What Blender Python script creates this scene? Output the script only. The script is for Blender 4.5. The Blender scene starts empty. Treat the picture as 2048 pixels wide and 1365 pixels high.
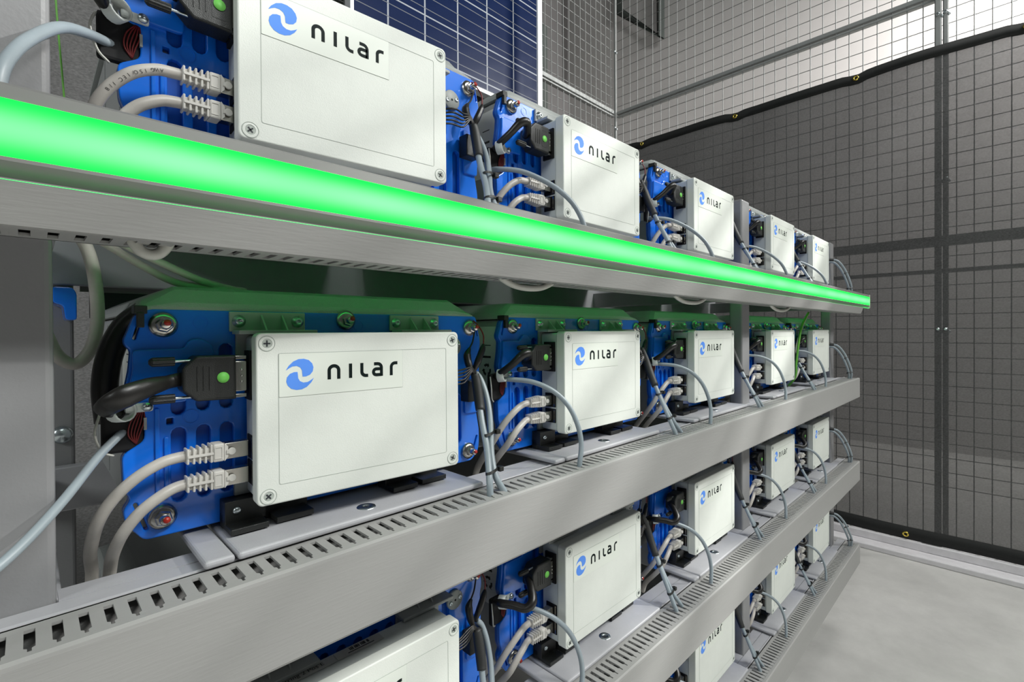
import bpy, bmesh, math, random
from mathutils import Vector, Matrix, noise
random.seed(7)
S = bpy.context.scene
COL = S.collection
PI = math.pi
ZE = 0.925                      # camera height above the floor; all z below are relative to the camera
# ------------------------------------------------------------------ camera
YAW, PITCH, ROLL, FPX, CY = 45.3008, -0.3948, -0.3297, 976.88, 670.39
cd = bpy.data.cameras.new('camera'); cam = bpy.data.objects.new('camera', cd); COL.objects.link(cam)
ya, pt, ro = map(math.radians, (YAW, PITCH, ROLL))
F = Vector((math.cos(ya), math.sin(ya), 0)); R = Vector((math.sin(ya), -math.cos(ya), 0)); U = Vector((0, 0, 1))
F2 = F*math.cos(pt)+U*math.sin(pt); U2 = -F*math.sin(pt)+U*math.cos(pt)
R3 = R*math.cos(ro)+U2*math.sin(ro); U3 = -R*math.sin(ro)+U2*math.cos(ro)
M = Matrix((R3, U3, -F2)).transposed().to_4x4(); M.translation = Vector((0, 0, ZE)); cam.matrix_world = M
cd.sensor_fit = 'HORIZONTAL'; cd.sensor_width = 36; cd.lens = 36*FPX/2048
cd.shift_y = (CY-682.5)/2048; cd.clip_start = 0.01; cd.clip_end = 60
S.camera = cam
# ------------------------------------------------------------------ world, lights, exposure
S.view_settings.view_transform = 'Standard'; S.view_settings.look = 'None'
S.view_settings.gamma = 1; S.view_settings.exposure = -0.05; S.view_settings.use_curve_mapping = False
w = bpy.data.worlds.new('room_air'); S.world = w; w.use_nodes = True
w.node_tree.nodes['Background'].inputs[0].default_value = (0.80, 0.86, 0.90, 1)
w.node_tree.nodes['Background'].inputs[1].default_value = 0.06

def area(name, loc, target, sx, sy, power, col, disk=False, spread=180):
    l = bpy.data.lights.new(name, 'AREA'); l.energy = power; l.color = col
    l.spread = math.radians(spread); l.shape = 'DISK' if disk else 'RECTANGLE'; l.size = sx
    if not disk: l.size_y = sy
    o = bpy.data.objects.new(name, l); COL.objects.link(o)
    o.location = Vector(loc)+Vector((0, 0, ZE))
    d = Vector(target)-Vector(loc); o.rotation_euler = d.to_track_quat('-Z', 'Y').to_euler()
    return o
LX, LY, LZ = 4.7, -2.6, 3.05
area('high_bay_lamp', (LX, LY, LZ), (0.6, 0.36, 0.0), 0.10, 0, 350, (1.0, 1.0, 0.97), True)
area('front_fill', (0.9, -2.6, 3.1), (0.7, 0.4, -0.15), 2.0, 0.9, 66, (0.95, 1.0, 0.98))  # fill lamp added to brighten the rack fronts
area('far_fill', (2.0, -2.3, 2.9), (1.5, 0.4, -0.3), 0.8, 0.9, 112, (1.0, 1.0, 0.97))  # second fill, added for the far duct faces
area('left_fill', (-2.3, -0.5, 1.3), (0.6, 0.45, 0.0), 0.8, 0.8, 26, (0.95, 1.0, 0.98))  # added fill for the faces turned left
area('wall_fill', (3.9, -1.2, 2.7), (4.9, -0.4, 1.9), 0.8, 1.0, 85, (1.0, 0.97, 0.94), spread=110)  # lamp added to lighten the upper right wall
area('aisle_fill', (2.2, -0.35, 2.8), (2.15, -0.3, -0.9), 0.9, 0.5, 3, (1.0, 0.99, 0.97), spread=60)  # added narrow lamp that lifts only the floor
# ------------------------------------------------------------------ materials
MATS = {}
def mat(name, col, rough=0.5, metal=0.0, bump=0.0, bscale=400.0, spec=0.5, var=0.0, vscale=12.0, coat=0.0, stretch=None):
    m = bpy.data.materials.new(name); m.use_nodes = True; MATS[name] = m
    nt = m.node_tree; b = nt.nodes['Principled BSDF']
    b.inputs['Base Color'].default_value = (*col, 1); b.inputs['Roughness'].default_value = rough
    b.inputs['Metallic'].default_value = metal; b.inputs['Specular IOR Level'].default_value = spec
    if coat: b.inputs['Coat Weight'].default_value = coat; b.inputs['Coat Roughness'].default_value = 0.08
    if bump or var:
        tc = nt.nodes.new('ShaderNodeTexCoord'); src = tc.outputs['Object']
        if stretch:
            mp = nt.nodes.new('ShaderNodeMapping'); mp.inputs['Scale'].default_value = stretch
            nt.links.new(src, mp.inputs[0]); src = mp.outputs[0]
    if bump:
        n = nt.nodes.new('ShaderNodeTexNoise'); n.inputs['Scale'].default_value = bscale; n.inputs['Detail'].default_value = 3
        bp = nt.nodes.new('ShaderNodeBump'); bp.inputs['Strength'].default_value = bump; bp.inputs['Distance'].default_value = 0.0006
        nt.links.new(src, n.inputs['Vector']); nt.links.new(n.outputs[0], bp.inputs['Height']); nt.links.new(bp.outputs[0], b.inputs['Normal'])
    if var:
        n = nt.nodes.new('ShaderNodeTexNoise'); n.inputs['Scale'].default_value = vscale; n.inputs['Detail'].default_value = 6
        n.inputs['Roughness'].default_value = 0.65
        r = nt.nodes.new('ShaderNodeMapRange'); r.inputs[1].default_value = 0.3; r.inputs[2].default_value = 0.7
        r.inputs[3].default_value = 1-var; r.inputs[4].default_value = 1+var*0.35
        mx = nt.nodes.new('ShaderNodeMix'); mx.data_type = 'RGBA'; mx.blend_type = 'MULTIPLY'; mx.inputs[0].default_value = 1
        mx.inputs[6].default_value = (*col, 1)
        nt.links.new(src, n.inputs['Vector']); nt.links.new(n.outputs[0], r.inputs[0])
        nt.links.new(r.outputs[0], mx.inputs[7]); nt.links.new(mx.outputs[2], b.inputs['Base Color'])
    return m
mat('box', (0.76, 0.79, 0.735), 0.5, bump=0.25, bscale=1400, var=0.05, vscale=22)
mat('box_base', (0.60, 0.64, 0.62), 0.5, bump=0.2, bscale=1200)
mat('sticker', (0.76, 0.80, 0.73), 0.35)
mat('line', (0.42, 0.46, 0.42), 0.6)
mat('logo_blue', (0.11, 0.30, 0.88), 0.55, spec=0.2)
mat('logo_black', (0.004, 0.010, 0.010), 0.6, spec=0.15)
mat('blue', (0.006, 0.175, 0.82), 0.25, bump=0.15, bscale=120, coat=0.5)
mat('blue_shade', (0.003, 0.10, 0.50), 0.3)  # darker blue puts the recess shade into the colour
mat('case', (0.34, 0.35, 0.35), 0.5, bump=0.3, bscale=700)
mat('cover', (0.33, 0.35, 0.34), 0.55, bump=0.9, bscale=900)
mat('bracket', (0.36, 0.38, 0.37), 0.5)
mat('black', (0.012, 0.013, 0.012), 0.45, bump=0.4, bscale=1500)
mat('sheath', (0.012, 0.011, 0.010), 0.36, bump=0.5, bscale=90)
mat('sleeve', (0.022, 0.023, 0.023), 0.55)
mat('hole_shade', (0.004, 0.004, 0.005), 0.8)  # near-black paints the shade inside openings and slots
mat('cable_grey', (0.29, 0.34, 0.37), 0.38, var=0.08, vscale=40)
mat('cable_beige', (0.52, 0.49, 0.45), 0.42, var=0.14, vscale=60)
mat('cable_white', (0.55, 0.55, 0.50), 0.4, var=0.12, vscale=60)
mat('cable_earth', (0.10, 0.35, 0.03), 0.4)
mat('boot', (0.62, 0.60, 0.56), 0.5)
mat('zinc', (0.62, 0.68, 0.70), 0.28, 1.0, bump=0.3, bscale=300)
mat('nickel', (0.50, 0.48, 0.44), 0.25, 1.0)
mat('steel', (0.55, 0.53, 0.50), 0.25, 1.0)
mat('red', (0.38, 0.018, 0.008), 0.4)
mat('wire_red', (0.16, 0.01, 0.01), 0.5)
mat('green_block', (0.03, 0.36, 0.06), 0.45)
mat('green_dot', (0.19, 0.66, 0.11), 0.5)
mat('duct', (0.335, 0.332, 0.322), 0.55, bump=0.25, bscale=260, var=0.06, vscale=9, stretch=(0.25, 1, 3))
mat('plate', (0.44, 0.44, 0.46), 0.42, bump=0.2, bscale=900, var=0.07, vscale=30)
mat('beam', (0.42, 0.42, 0.44), 0.4, bump=0.15, bscale=500, var=0.06, vscale=25)
mat('post', (0.25, 0.25, 0.255), 0.38, bump=0.2, bscale=400, var=0.05, vscale=10)
mat('alu', (0.27, 0.27, 0.26), 0.45, 0.3, var=0.04)
mat('dark_metal', (0.03, 0.035, 0.04), 0.5)
mat('galv', (0.27, 0.28, 0.275), 0.55, 0.1, var=0.08, vscale=30)
mat('brass', (0.80, 0.62, 0.12), 0.22, 1.0)
mat('hem', (0.006, 0.007, 0.0065), 0.75, bump=0.5, bscale=80)
mat('wall', (0.55, 0.53, 0.52), 0.85, var=0.06, vscale=1.5)
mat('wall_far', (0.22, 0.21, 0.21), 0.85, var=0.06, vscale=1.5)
mat('wall_dark', (0.06, 0.07, 0.065), 0.8)
mat('curb', (0.74, 0.72, 0.74), 0.55, var=0.10, vscale=25)
mat('floor', (0.56, 0.55, 0.53), 0.62, bump=0.2, bscale=40, var=0.2, vscale=5)
mat('label', (0.74, 0.76, 0.73), 0.5)
mat('panel_frame', (0.80, 0.82, 0.86), 0.35, 0.3)
mat('position', (0.46, 0.47, 0.45), 0.5)
mat('ink', (0.03, 0.03, 0.03), 0.6)
def diffuser_mat():
    m = bpy.data.materials.new('diffuser'); m.use_nodes = True; MATS['diffuser'] = m; nt = m.node_tree
    nt.nodes.clear(); out = nt.nodes.new('ShaderNodeOutputMaterial'); em = nt.nodes.new('ShaderNodeEmission')
    tc = nt.nodes.new('ShaderNodeTexCoord'); sp = nt.nodes.new('ShaderNodeSeparateXYZ'); nt.links.new(tc.outputs['Object'], sp.inputs[0])
    # LED row sits behind the middle of the opal cover: brightest there, fading towards both edges
    a = nt.nodes.new('ShaderNodeMath'); a.operation = 'ADD'; a.inputs[1].default_value = 0.0005; nt.links.new(sp.outputs[2], a.inputs[0])
    ab = nt.nodes.new('ShaderNodeMath'); ab.operation = 'ABSOLUTE'; nt.links.new(a.outputs[0], ab.inputs[0])
    n = nt.nodes.new('ShaderNodeTexNoise'); n.noise_dimensions = '1D'; n.inputs['Scale'].default_value = 9; n.inputs['Detail'].default_value = 0
    nt.links.new(sp.outputs[0], n.inputs['W'])
    r = nt.nodes.new('ShaderNodeMapRange'); r.interpolation_type = 'SMOOTHERSTEP'
    r.inputs[1].default_value = 0.0134; r.inputs[2].default_value = -0.0010; r.inputs[3].default_value = 0.0; r.inputs[4].default_value = 1.0
    nt.links.new(ab.outputs[0], r.inputs[0])
    ml = nt.nodes.new('ShaderNodeMath'); ml.operation = 'MULTIPLY'; nt.links.new(r.outputs[0], ml.inputs[0])
    r2 = nt.nodes.new('ShaderNodeMapRange'); r2.inputs[1].default_value = 0.3; r2.inputs[2].default_value = 0.6; r2.inputs[3].default_value = 0.75; r2.inputs[4].default_value = 1.0
    nt.links.new(n.outputs[0], r2.inputs[0]); nt.links.new(r2.outputs[0], ml.inputs[1])
    mx = nt.nodes.new('ShaderNodeMix'); mx.data_type = 'RGBA'; mx.inputs[6].default_value = (0.02, 4.0, 0.14, 1); mx.inputs[7].default_value = (0.36, 5.5, 0.55, 1)
    nt.links.new(ml.outputs[0], mx.inputs[0]); nt.links.new(mx.outputs[2], em.inputs[0]); em.inputs[1].default_value = 1.0
    nt.links.new(em.outputs[0], out.inputs[0])
diffuser_mat()
m_ = bpy.data.materials.new('glow'); m_.use_nodes = True; MATS['glow'] = m_  # green glow for the bright rim and the added rear strips
b_ = m_.node_tree.nodes['Principled BSDF']; b_.inputs['Base Color'].default_value = (0.1, 0.6, 0.2, 1); b_.inputs['Emission Color'].default_value = (0.02, 1.0, 0.12, 1); b_.inputs['Emission Strength'].default_value = 4
m_ = bpy.data.materials.new('glow_soft'); m_.use_nodes = True; MATS['glow_soft'] = m_  # weaker glow for the strip added under the lip
b_ = m_.node_tree.nodes['Principled BSDF']; b_.inputs['Base Color'].default_value = (0.1, 0.5, 0.2, 1); b_.inputs['Emission Color'].default_value = (0.02, 1.0, 0.12, 1); b_.inputs['Emission Strength'].default_value = 1.3
def fabric_mat():
    m = bpy.data.materials.new('fabric'); m.use_nodes = True; MATS['fabric'] = m; nt = m.node_tree; b = nt.nodes['Principled BSDF']
    out = nt.nodes['Material Output']
    tc = nt.nodes.new('ShaderNodeTexCoord')
    n = nt.nodes.new('ShaderNodeTexNoise'); n.inputs['Scale'].default_value = 160; n.inputs['Detail'].default_value = 2
    mp = nt.nodes.new('ShaderNodeMapping'); mp.inputs['Scale'].default_value = (1, 1, 2.2)
    nt.links.new(tc.outputs['Object'], mp.inputs[0]); nt.links.new(mp.outputs[0], n.inputs['Vector'])
    n2 = nt.nodes.new('ShaderNodeTexNoise'); n2.inputs['Scale'].default_value = 7; n2.inputs['Detail'].default_value = 4
    mp2 = nt.nodes.new('ShaderNodeMapping'); mp2.inputs['Scale'].default_value = (0.6, 0.6, 3)
    nt.links.new(tc.outputs['Object'], mp2.inputs[0]); nt.links.new(mp2.outputs[0], n2.inputs['Vector'])
    r = nt.nodes.new('ShaderNodeMapRange'); r.inputs[1].default_value = 0.3; r.inputs[2].default_value = 0.7; r.inputs[3].default_value = 0.045; r.inputs[4].default_value = 0.10
    nt.links.new(n.outputs[0], r.inputs[0])
    cb = nt.nodes.new('ShaderNodeCombineColor'); [nt.links.new(r.outputs[0], cb.inputs[i]) for i in range(3)]
    nt.links.new(cb.outputs[0], b.inputs['Base Color']); b.inputs['Roughness'].default_value = 0.7
    bp = nt.nodes.new('ShaderNodeBump'); bp.inputs['Strength'].default_value = 0.35; bp.inputs['Distance'].default_value = 0.01
    nt.links.new(n2.outputs[0], bp.inputs['Height']); nt.links.new(bp.outputs[0], b.inputs['Normal'])
    tr = nt.nodes.new('ShaderNodeBsdfTransparent'); mx = nt.nodes.new('ShaderNodeMixShader'); mx.inputs[0].default_value = 0.91
    nt.links.new(tr.outputs[0], mx.inputs[1]); nt.links.new(b.outputs[0], mx.inputs[2]); nt.links.new(mx.outputs[0], out.inputs[0])
fabric_mat()
def solar_mat():
    # cell grid of 157 mm cells with three busbars, edges at object-space multiples
    m = bpy.data.materials.new('cells'); m.use_nodes = True; MATS['cells'] = m; nt = m.node_tree; b = nt.nodes['Principled BSDF']
    tc = nt.nodes.new('ShaderNodeTexCoord'); sp = nt.nodes.new('ShaderNodeSeparateXYZ'); nt.links.new(tc.outputs['Object'], sp.inputs[0])
    def line(sock, pitch, off, width):
        a = nt.nodes.new('ShaderNodeMath'); a.operation = 'ADD'; a.inputs[1].default_value = off; nt.links.new(sock, a.inputs[0])
        p = nt.nodes.new('ShaderNodeMath'); p.operation = 'PINGPONG'; p.inputs[1].default_value = pitch/2; nt.links.new(a.outputs[0], p.inputs[0])
        l = nt.nodes.new('ShaderNodeMath'); l.operation = 'LESS_THAN'; l.inputs[1].default_value = width/2; nt.links.new(p.outputs[0], l.inputs[0])
        return l.outputs[0]
    PX, PZ = 0.1590, 0.1510
    ls = [(line(sp.outputs[0], PX, 0, 0.0065), 0.34), (line(sp.outputs[2], PZ, 0, 0.0055), 0.34)]
    for k, off in enumerate((-0.0275, -0.0755, -0.1235)): ls.append((line(sp.outputs[2], PZ, off, 0.003), 0.16))
    col = None; cur = None
    for s, v in ls:
        mx = nt.nodes.new('ShaderNodeMix'); mx.data_type = 'RGBA'
        if cur is None: mx.inputs[6].default_value = (0.002, 0.010, 0.048, 1)
        else: nt.links.new(cur, mx.inputs[6])
        mx.inputs[7].default_value = (v*0.9, v*0.95, v*1.05, 1); nt.links.new(s, mx.inputs[0]); cur = mx.outputs[2]
    nt.links.new(cur, b.inputs['Base Color']); b.inputs['Roughness'].default_value = 0.3; b.inputs['Specular IOR Level'].default_value = 0.06
solar_mat()
# ------------------------------------------------------------------ geometry helpers
class MB:
    """collects pieces (each with a material slot) into one mesh object"""
    def __init__(s): s.v = []; s.f = []; s.mi = []; s.sm = []; s.mats = []
    def slot(s, m):
        if m not in s.mats: s.mats.append(m)
        return s.mats.index(m)
    def add(s, vs, fs, m, smooth=False):
        o = len(s.v); s.v += [tuple(v) for v in vs]; k = s.slot(m)
        for f in fs: s.f.append([i+o for i in f]); s.mi.append(k); s.sm.append(smooth)
        return s
    def box(s, x0, x1, y0, y1, z0, z1, m, bev=0.0, seg=2):
        if bev <= 0:
            v = [(x, y, z) for x in (x0, x1) for y in (y0, y1) for z in (z0, z1)]
            return s.add(v, [(0, 1, 3, 2), (4, 6, 7, 5), (0, 4, 5, 1), (2, 3, 7, 6), (0, 2, 6, 4), (1, 5, 7, 3)], m)
        bm = bmesh.new(); bmesh.ops.create_cube(bm, size=1)
        for q in bm.verts: q.co = Vector(((x0+x1)/2+q.co.x*(x1-x0), (y0+y1)/2+q.co.y*(y1-y0), (z0+z1)/2+q.co.z*(z1-z0)))
        bmesh.ops.bevel(bm, geom=bm.edges[:], offset=bev, segments=seg, affect='EDGES', profile=0.5)
        return s.bm(bm, m)
    def bm(s, bm, m, smooth=False, mtx=None):
        bm.verts.index_update()
        vs = [(mtx @ q.co if mtx else q.co.copy()) for q in bm.verts]; fs = [[q.index for q in f.verts] for f in bm.faces]
        bm.free(); return s.add(vs, fs, m, smooth)
    def prism(s, poly, a0, a1, axis, m):
        """poly of 2D points extruded along an axis; 'x': (y,z), 'y': (x,z), 'z': (x,y)"""
        P = {'x': lambda p, a: (a, p[0], p[1]), 'y': lambda p, a: (p[0], a, p[1]), 'z': lambda p, a: (p[0], p[1], a)}[axis]
        n = len(poly); v = [P(p, a0) for p in poly]+[P(p, a1) for p in poly]
        f = [list(range(n)), list(range(2*n-1, n-1, -1))]+[[i, n+i, n+(i+1) % n, (i+1) % n] for i in range(n)]
        return s.add(v, f, m)
    def lathe(s, prof, origin, axis, m, seg=20, smooth=True, cap=True):
        """prof: (radius, distance along axis) pairs"""
        ax = Vector(axis).normalized(); t = ax.orthogonal().normalized(); b = ax.cross(t); O = Vector(origin)
        vs = []; fs = []
        for r, d in prof:
            for k in range(seg):
                a = 2*PI*k/seg; vs.append(O+ax*d+(t*math.cos(a)+b*math.sin(a))*r)
        for i in range(len(prof)-1):
            for k in range(seg): fs.append([i*seg+k, i*seg+(k+1) % seg, (i+1)*seg+(k+1) % seg, (i+1)*seg+k])
        s.add(vs, fs, m, smooth)
        if cap:
            s.add(vs[:seg], [list(range(seg))[::-1]], m); s.add(vs[-seg:], [list(range(seg))], m)
        return s
    def tube(s, pts, r, m, seg=10, sub=6, flat=1.0, cap=True, smooth_path=True):
        P = [Vector(p) for p in pts]; rr = r if isinstance(r, (list, tuple)) else [r]*len(P)
        if smooth_path and len(P) > 2:
            Q = []; RR = []
            for i in range(len(P)-1):
                p0 = P[i-1] if i else P[0]*2-P[1]; p1, p2 = P[i], P[i+1]; p3 = P[i+2] if i+2 < len(P) else P[-1]*2-P[-2]
                for k in range(sub):
                    t = k/sub; Q.append(0.5*((2*p1)+(p2-p0)*t+(2*p0-5*p1+4*p2-p3)*t*t+(-p0+3*p1-3*p2+p3)*t**3)); RR.append(rr[i]+(rr[i+1]-rr[i])*t)
            Q.append(P[-1]); RR.append(rr[-1]); P, rr = Q, RR
        T = [(P[min(i+1, len(P)-1)]-P[max(i-1, 0)]).normalized() for i in range(len(P))]
        n = T[0].orthogonal().normalized()
        if abs(T[0].y) < 0.9: n = (Vector((0, 1, 0))-T[0]*T[0].y).normalized()
        vs = []; fs = []
        for i, p in enumerate(P):
            n = (n-T[i]*n.dot(T[i])).normalized(); b = T[i].cross(n)
            for k in range(seg):
                a = 2*PI*k/seg; vs.append(p+(n*math.cos(a)*flat+b*math.sin(a))*rr[i])
        for i in range(len(P)-1):
            for k in range(seg): fs.append([i*seg+k, i*seg+(k+1) % seg, (i+1)*seg+(k+1) % seg, (i+1)*seg+k])
        if cap: fs += [list(range(seg))[::-1], [(len(P)-1)*seg+k for k in range(seg)]]
        return s.add(vs, fs, m, True)
    def shape(s, outline, holes, y0, y1, m, bev=0.0, res=1):
        """flat shape in the x-z plane (outline + holes), from y0 (front) to y1 (back), rounded edges"""
        cu = bpy.data.curves.new('tmp', 'CURVE'); cu.dimensions = '2D'; cu.fill_mode = 'BOTH'
        for pl in [outline]+list(holes):
            sp = cu.splines.new('POLY'); sp.points.add(len(pl)-1); sp.use_cyclic_u = True
            for q, p in zip(sp.points, pl): q.co = (p[0]*100, p[1]*100, 0, 1)
        h = (y1-y0)*50; cu.extrude = max(h-bev*100, 0); cu.bevel_depth = bev*100; cu.bevel_resolution = res; cu.offset = -bev*100
        o = bpy.data.objects.new('tmp', cu); me = bpy.data.meshes.new_from_object(o)
        ym = (y0+y1)/2
        s.add([(v.co.x/100, ym-v.co.z/100, v.co.y/100) for v in me.vertices], [list(p.vertices) for p in me.polygons], m)
        bpy.data.objects.remove(o); bpy.data.curves.remove(cu); bpy.data.meshes.remove(me)
        return s
    def text(s, txt, size, mtx, m, depth=0.00008):
        cu = bpy.data.curves.new('tmp', 'FONT'); cu.body = txt; cu.size = 1; cu.extrude = 0.0
        o = bpy.data.objects.new('tmp', cu); me = bpy.data.meshes.new_from_object(o)
        s.add([mtx @ (Vector(v.co)*size) for v in me.vertices], [list(p.vertices) for p in me.polygons], m)
        bpy.data.objects.remove(o); bpy.data.curves.remove(cu); bpy.data.meshes.remove(me)
        return s
    def build(s, name, parent=None, base=(0, 0, 0)):
        if parent is not None: base = parent['_b']
        me = bpy.data.meshes.new(name); B = Vector(base)
        me.from_pydata([Vector(v)-B for v in s.v], [], s.f)
        for m in s.mats: me.materials.append(MATS[m])
        me.polygons.foreach_set('material_index', s.mi); me.polygons.foreach_set('use_smooth', s.sm)
        bm = bmesh.new(); bm.from_mesh(me); bmesh.ops.recalc_face_normals(bm, faces=bm.faces); bm.to_mesh(me); bm.free()
        me.update()
        o = bpy.data.objects.new(name, me); COL.objects.link(o); o['_b'] = list(base)
        if parent is not None: o.parent = parent
        else: o.location = B+Vector((0, 0, ZE))
        return o
def empty(name, base):
    o = bpy.data.objects.new(name, None); COL.objects.link(o); o['_b'] = list(base); o.empty_display_size = 0.02
    o.location = Vector(base)+Vector((0, 0, ZE)); return o
def tag(o, label=None, cat=None, group=None, kind=None):
    if label: o['label'] = label
    if cat: o['category'] = cat
    if group: o['group'] = group
    if kind: o['kind'] = kind
    return o
KIDS = {}
def copy_tree(o, parent=None):
    c = o.copy(); COL.objects.link(c)
    if parent is not None: c.parent = parent
    for ch in KIDS.get(o.name, []): copy_tree(ch, c)
    return c
def index_children():
    KIDS.clear()
    for o in COL.objects:
        if o.parent: KIDS.setdefault(o.parent.name, []).append(o)
def rr(x0, z0, x1, z1, r, n=4):
    out = []
    for cx, cz, a0 in ((x1-r, z1-r, 0), (x0+r, z1-r, 90), (x0+r, z0+r, 180), (x1-r, z0+r, 270)):
        for k in range(n+1):
            a = math.radians(a0+90*k/n); out.append((cx+r*math.cos(a), cz+r*math.sin(a)))
    return out
def caps(p, q, w, n=5):
    """capsule polygon from p to q"""
    p, q = Vector(p), Vector(q); d = (q-p).normalized(); a0 = math.atan2(d.y, d.x); r = w/2; out = []
    for c, s in ((q, -PI/2), (p, PI/2)):
        for k in range(n+1):
            a = a0+s+PI*k/n; out.append((c.x+r*math.cos(a), c.y+r*math.sin(a)))
    return out
def circ(x, z, r, n=20): return [(x+r*math.cos(2*PI*k/n), z+r*math.sin(2*PI*k/n)) for k in range(n)]
def fillet(pts, r, n=3):
    out = []; N = len(pts)
    for i in range(N):
        a, b, c = Vector(pts[i-1]), Vector(pts[i]), Vector(pts[(i+1) % N])
        u, v = (a-b), (c-b); rr_ = min(r, u.length*0.45, v.length*0.45)
        p, q = b+u.normalized()*rr_, b+v.normalized()*rr_
        for k in range(n+1):
            t = k/n; w_ = (1-t)**2*p+2*t*(1-t)*b+t*t*q; out.append((w_.x, w_.y))
    return out
# ------------------------------------------------------------------ layout
BX = [0.276, 0.607, 0.943, 1.317, 1.645]           # right edge of the control boxes
ROWZ = [0.252, 0.0, -0.252, -0.504]
ZL = -0.147                                         # top of a wiring duct below its row datum
DY = 0.3095                                         # front face of the ducts
# ------------------------------------------------------------------ setting
def struct(o): o['kind'] = 'structure'; return o
FZ = -ZE
struct(MB().box(-2.6, 5.0, -3.2, 4.0, FZ-0.1, FZ, 'floor').build('floor', base=(0, 0, FZ)))
struct(MB().box(4.9, 5.0, -3.2, 4.0, FZ, 4.6, 'wall').build('wall_right', base=(4.9, 0, FZ)))
struct(MB().box(-2.6, 4.9, 3.9, 4.0, FZ, 4.6, 'wall_far').build('wall_back', base=(1, 3.9, FZ)))
struct(MB().box(-2.6, 5.0, -3.2, 4.0, 4.6, 4.7, 'wall_dark').build('ceiling', base=(1, 0, 4.6)))
mb = MB(); mb.box(2.50, 2.66, -1.2, 1.78, FZ, FZ+0.022, 'curb', 0.004); mb.box(2.565, 2.66, -1.2, 1.78, FZ+0.022, FZ+0.055, 'curb', 0.004)
struct(mb.build('trim_1', base=(2.58, 0, FZ)))
mb = MB(); mb.box(-1.6, 2.66, 1.68, 1.78, FZ, FZ+0.05, 'curb', 0.004)
struct(mb.build('trim_2', base=(0.5, 1.7, FZ)))

# ---- wire mesh fence
def fence(axis, const, a0, a1, z0, z1, first, label, joints, gap=None):
    base = (const, (a0+a1)/2, FZ) if axis == 'x' else ((a0+a1)/2, const, FZ)
    root = tag(empty('mesh_fence', base), label, 'fence')
    def bar(mb, p, q, r, m='galv'):
        mb.tube([p, q], r, m, seg=5, smooth_path=False)
    P = (lambda a, z, d=0: (const+d, a, z)) if axis == 'x' else (lambda a, z, d=0: (a, const+d, z))
    mb = MB(); a = first
    while a < a1:
        bar(mb, P(a, z0, -0.004), P(a, z1, -0.004), 0.0021); a += 0.0508
    z = 1.3365-0.058*34
    while z < z1:
        bar(mb, P(a0, z), P(a1, z), 0.0017); z += 0.058
    tag(mb.build('wire_mesh', root), 'galvanised wire grid')
    for zz, h in joints:
        mb = MB()
        if axis == 'x': mb.box(const-0.012, const+0.012, a0, a1, zz-h, zz+h, 'galv', 0.003)
        else: mb.box(a0, a1, const-0.012, const+0.012, zz-h, zz+h, 'galv', 0.003)
        mb.build('rail', root)
    return root
fr = fence('x', 2.62, -1.1, 1.70, FZ+0.06, 2.25, -1.0825, 'galvanised wire mesh fence on the right, partly behind black screen', [(1.352, 0.010), (1.329, 0.005), (0.355, 0.021), (0.234, 0.008), (FZ+0.07, 0.02)])
fb = fence('y', 1.72, -1.5, 2.60, FZ+0.06, 2.25, -1.4985, 'galvanised wire mesh fence running behind the rack and solar panel', [(1.358, 0.012), (1.333, 0.005), (0.30, 0.02)])
def fpost(x, y, sx, sy, label):
    mb = MB(); mb.box(x-sx/2, x+sx/2, y-sy/2, y+sy/2, FZ+0.05, 2.28, 'galv', 0.004)
    root = tag(empty('fence_post', (x, y, FZ)), label, 'post'); mb.build('tube', root)
    mb = MB()
    for z in (1.26, 1.73, 2.2, 0.6, 0.0):
        mb.lathe([(0.0075, 0), (0.0075, 0.003), (0.004, 0.006)], (x-sx/2, y, z), (-1, 0, 0), 'zinc', 8)
        mb.lathe([(0.0075, 0), (0.0075, 0.003), (0.004, 0.006)], (x-0.001, y-sy/2, z-0.01), (0, -1, 0), 'zinc', 8)
    mb.build('bolt', root)
fpost(2.600, 1.703, 0.014, 0.014, 'thin fence post in the corner where the two mesh fences meet')
fpost(2.600, 0.191, 0.012, 0.022, 'left bar of the double fence post on the right mesh fence')
fpost(2.600, 0.168, 0.012, 0.018, 'right bar of the double fence post on the right mesh fence')
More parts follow.
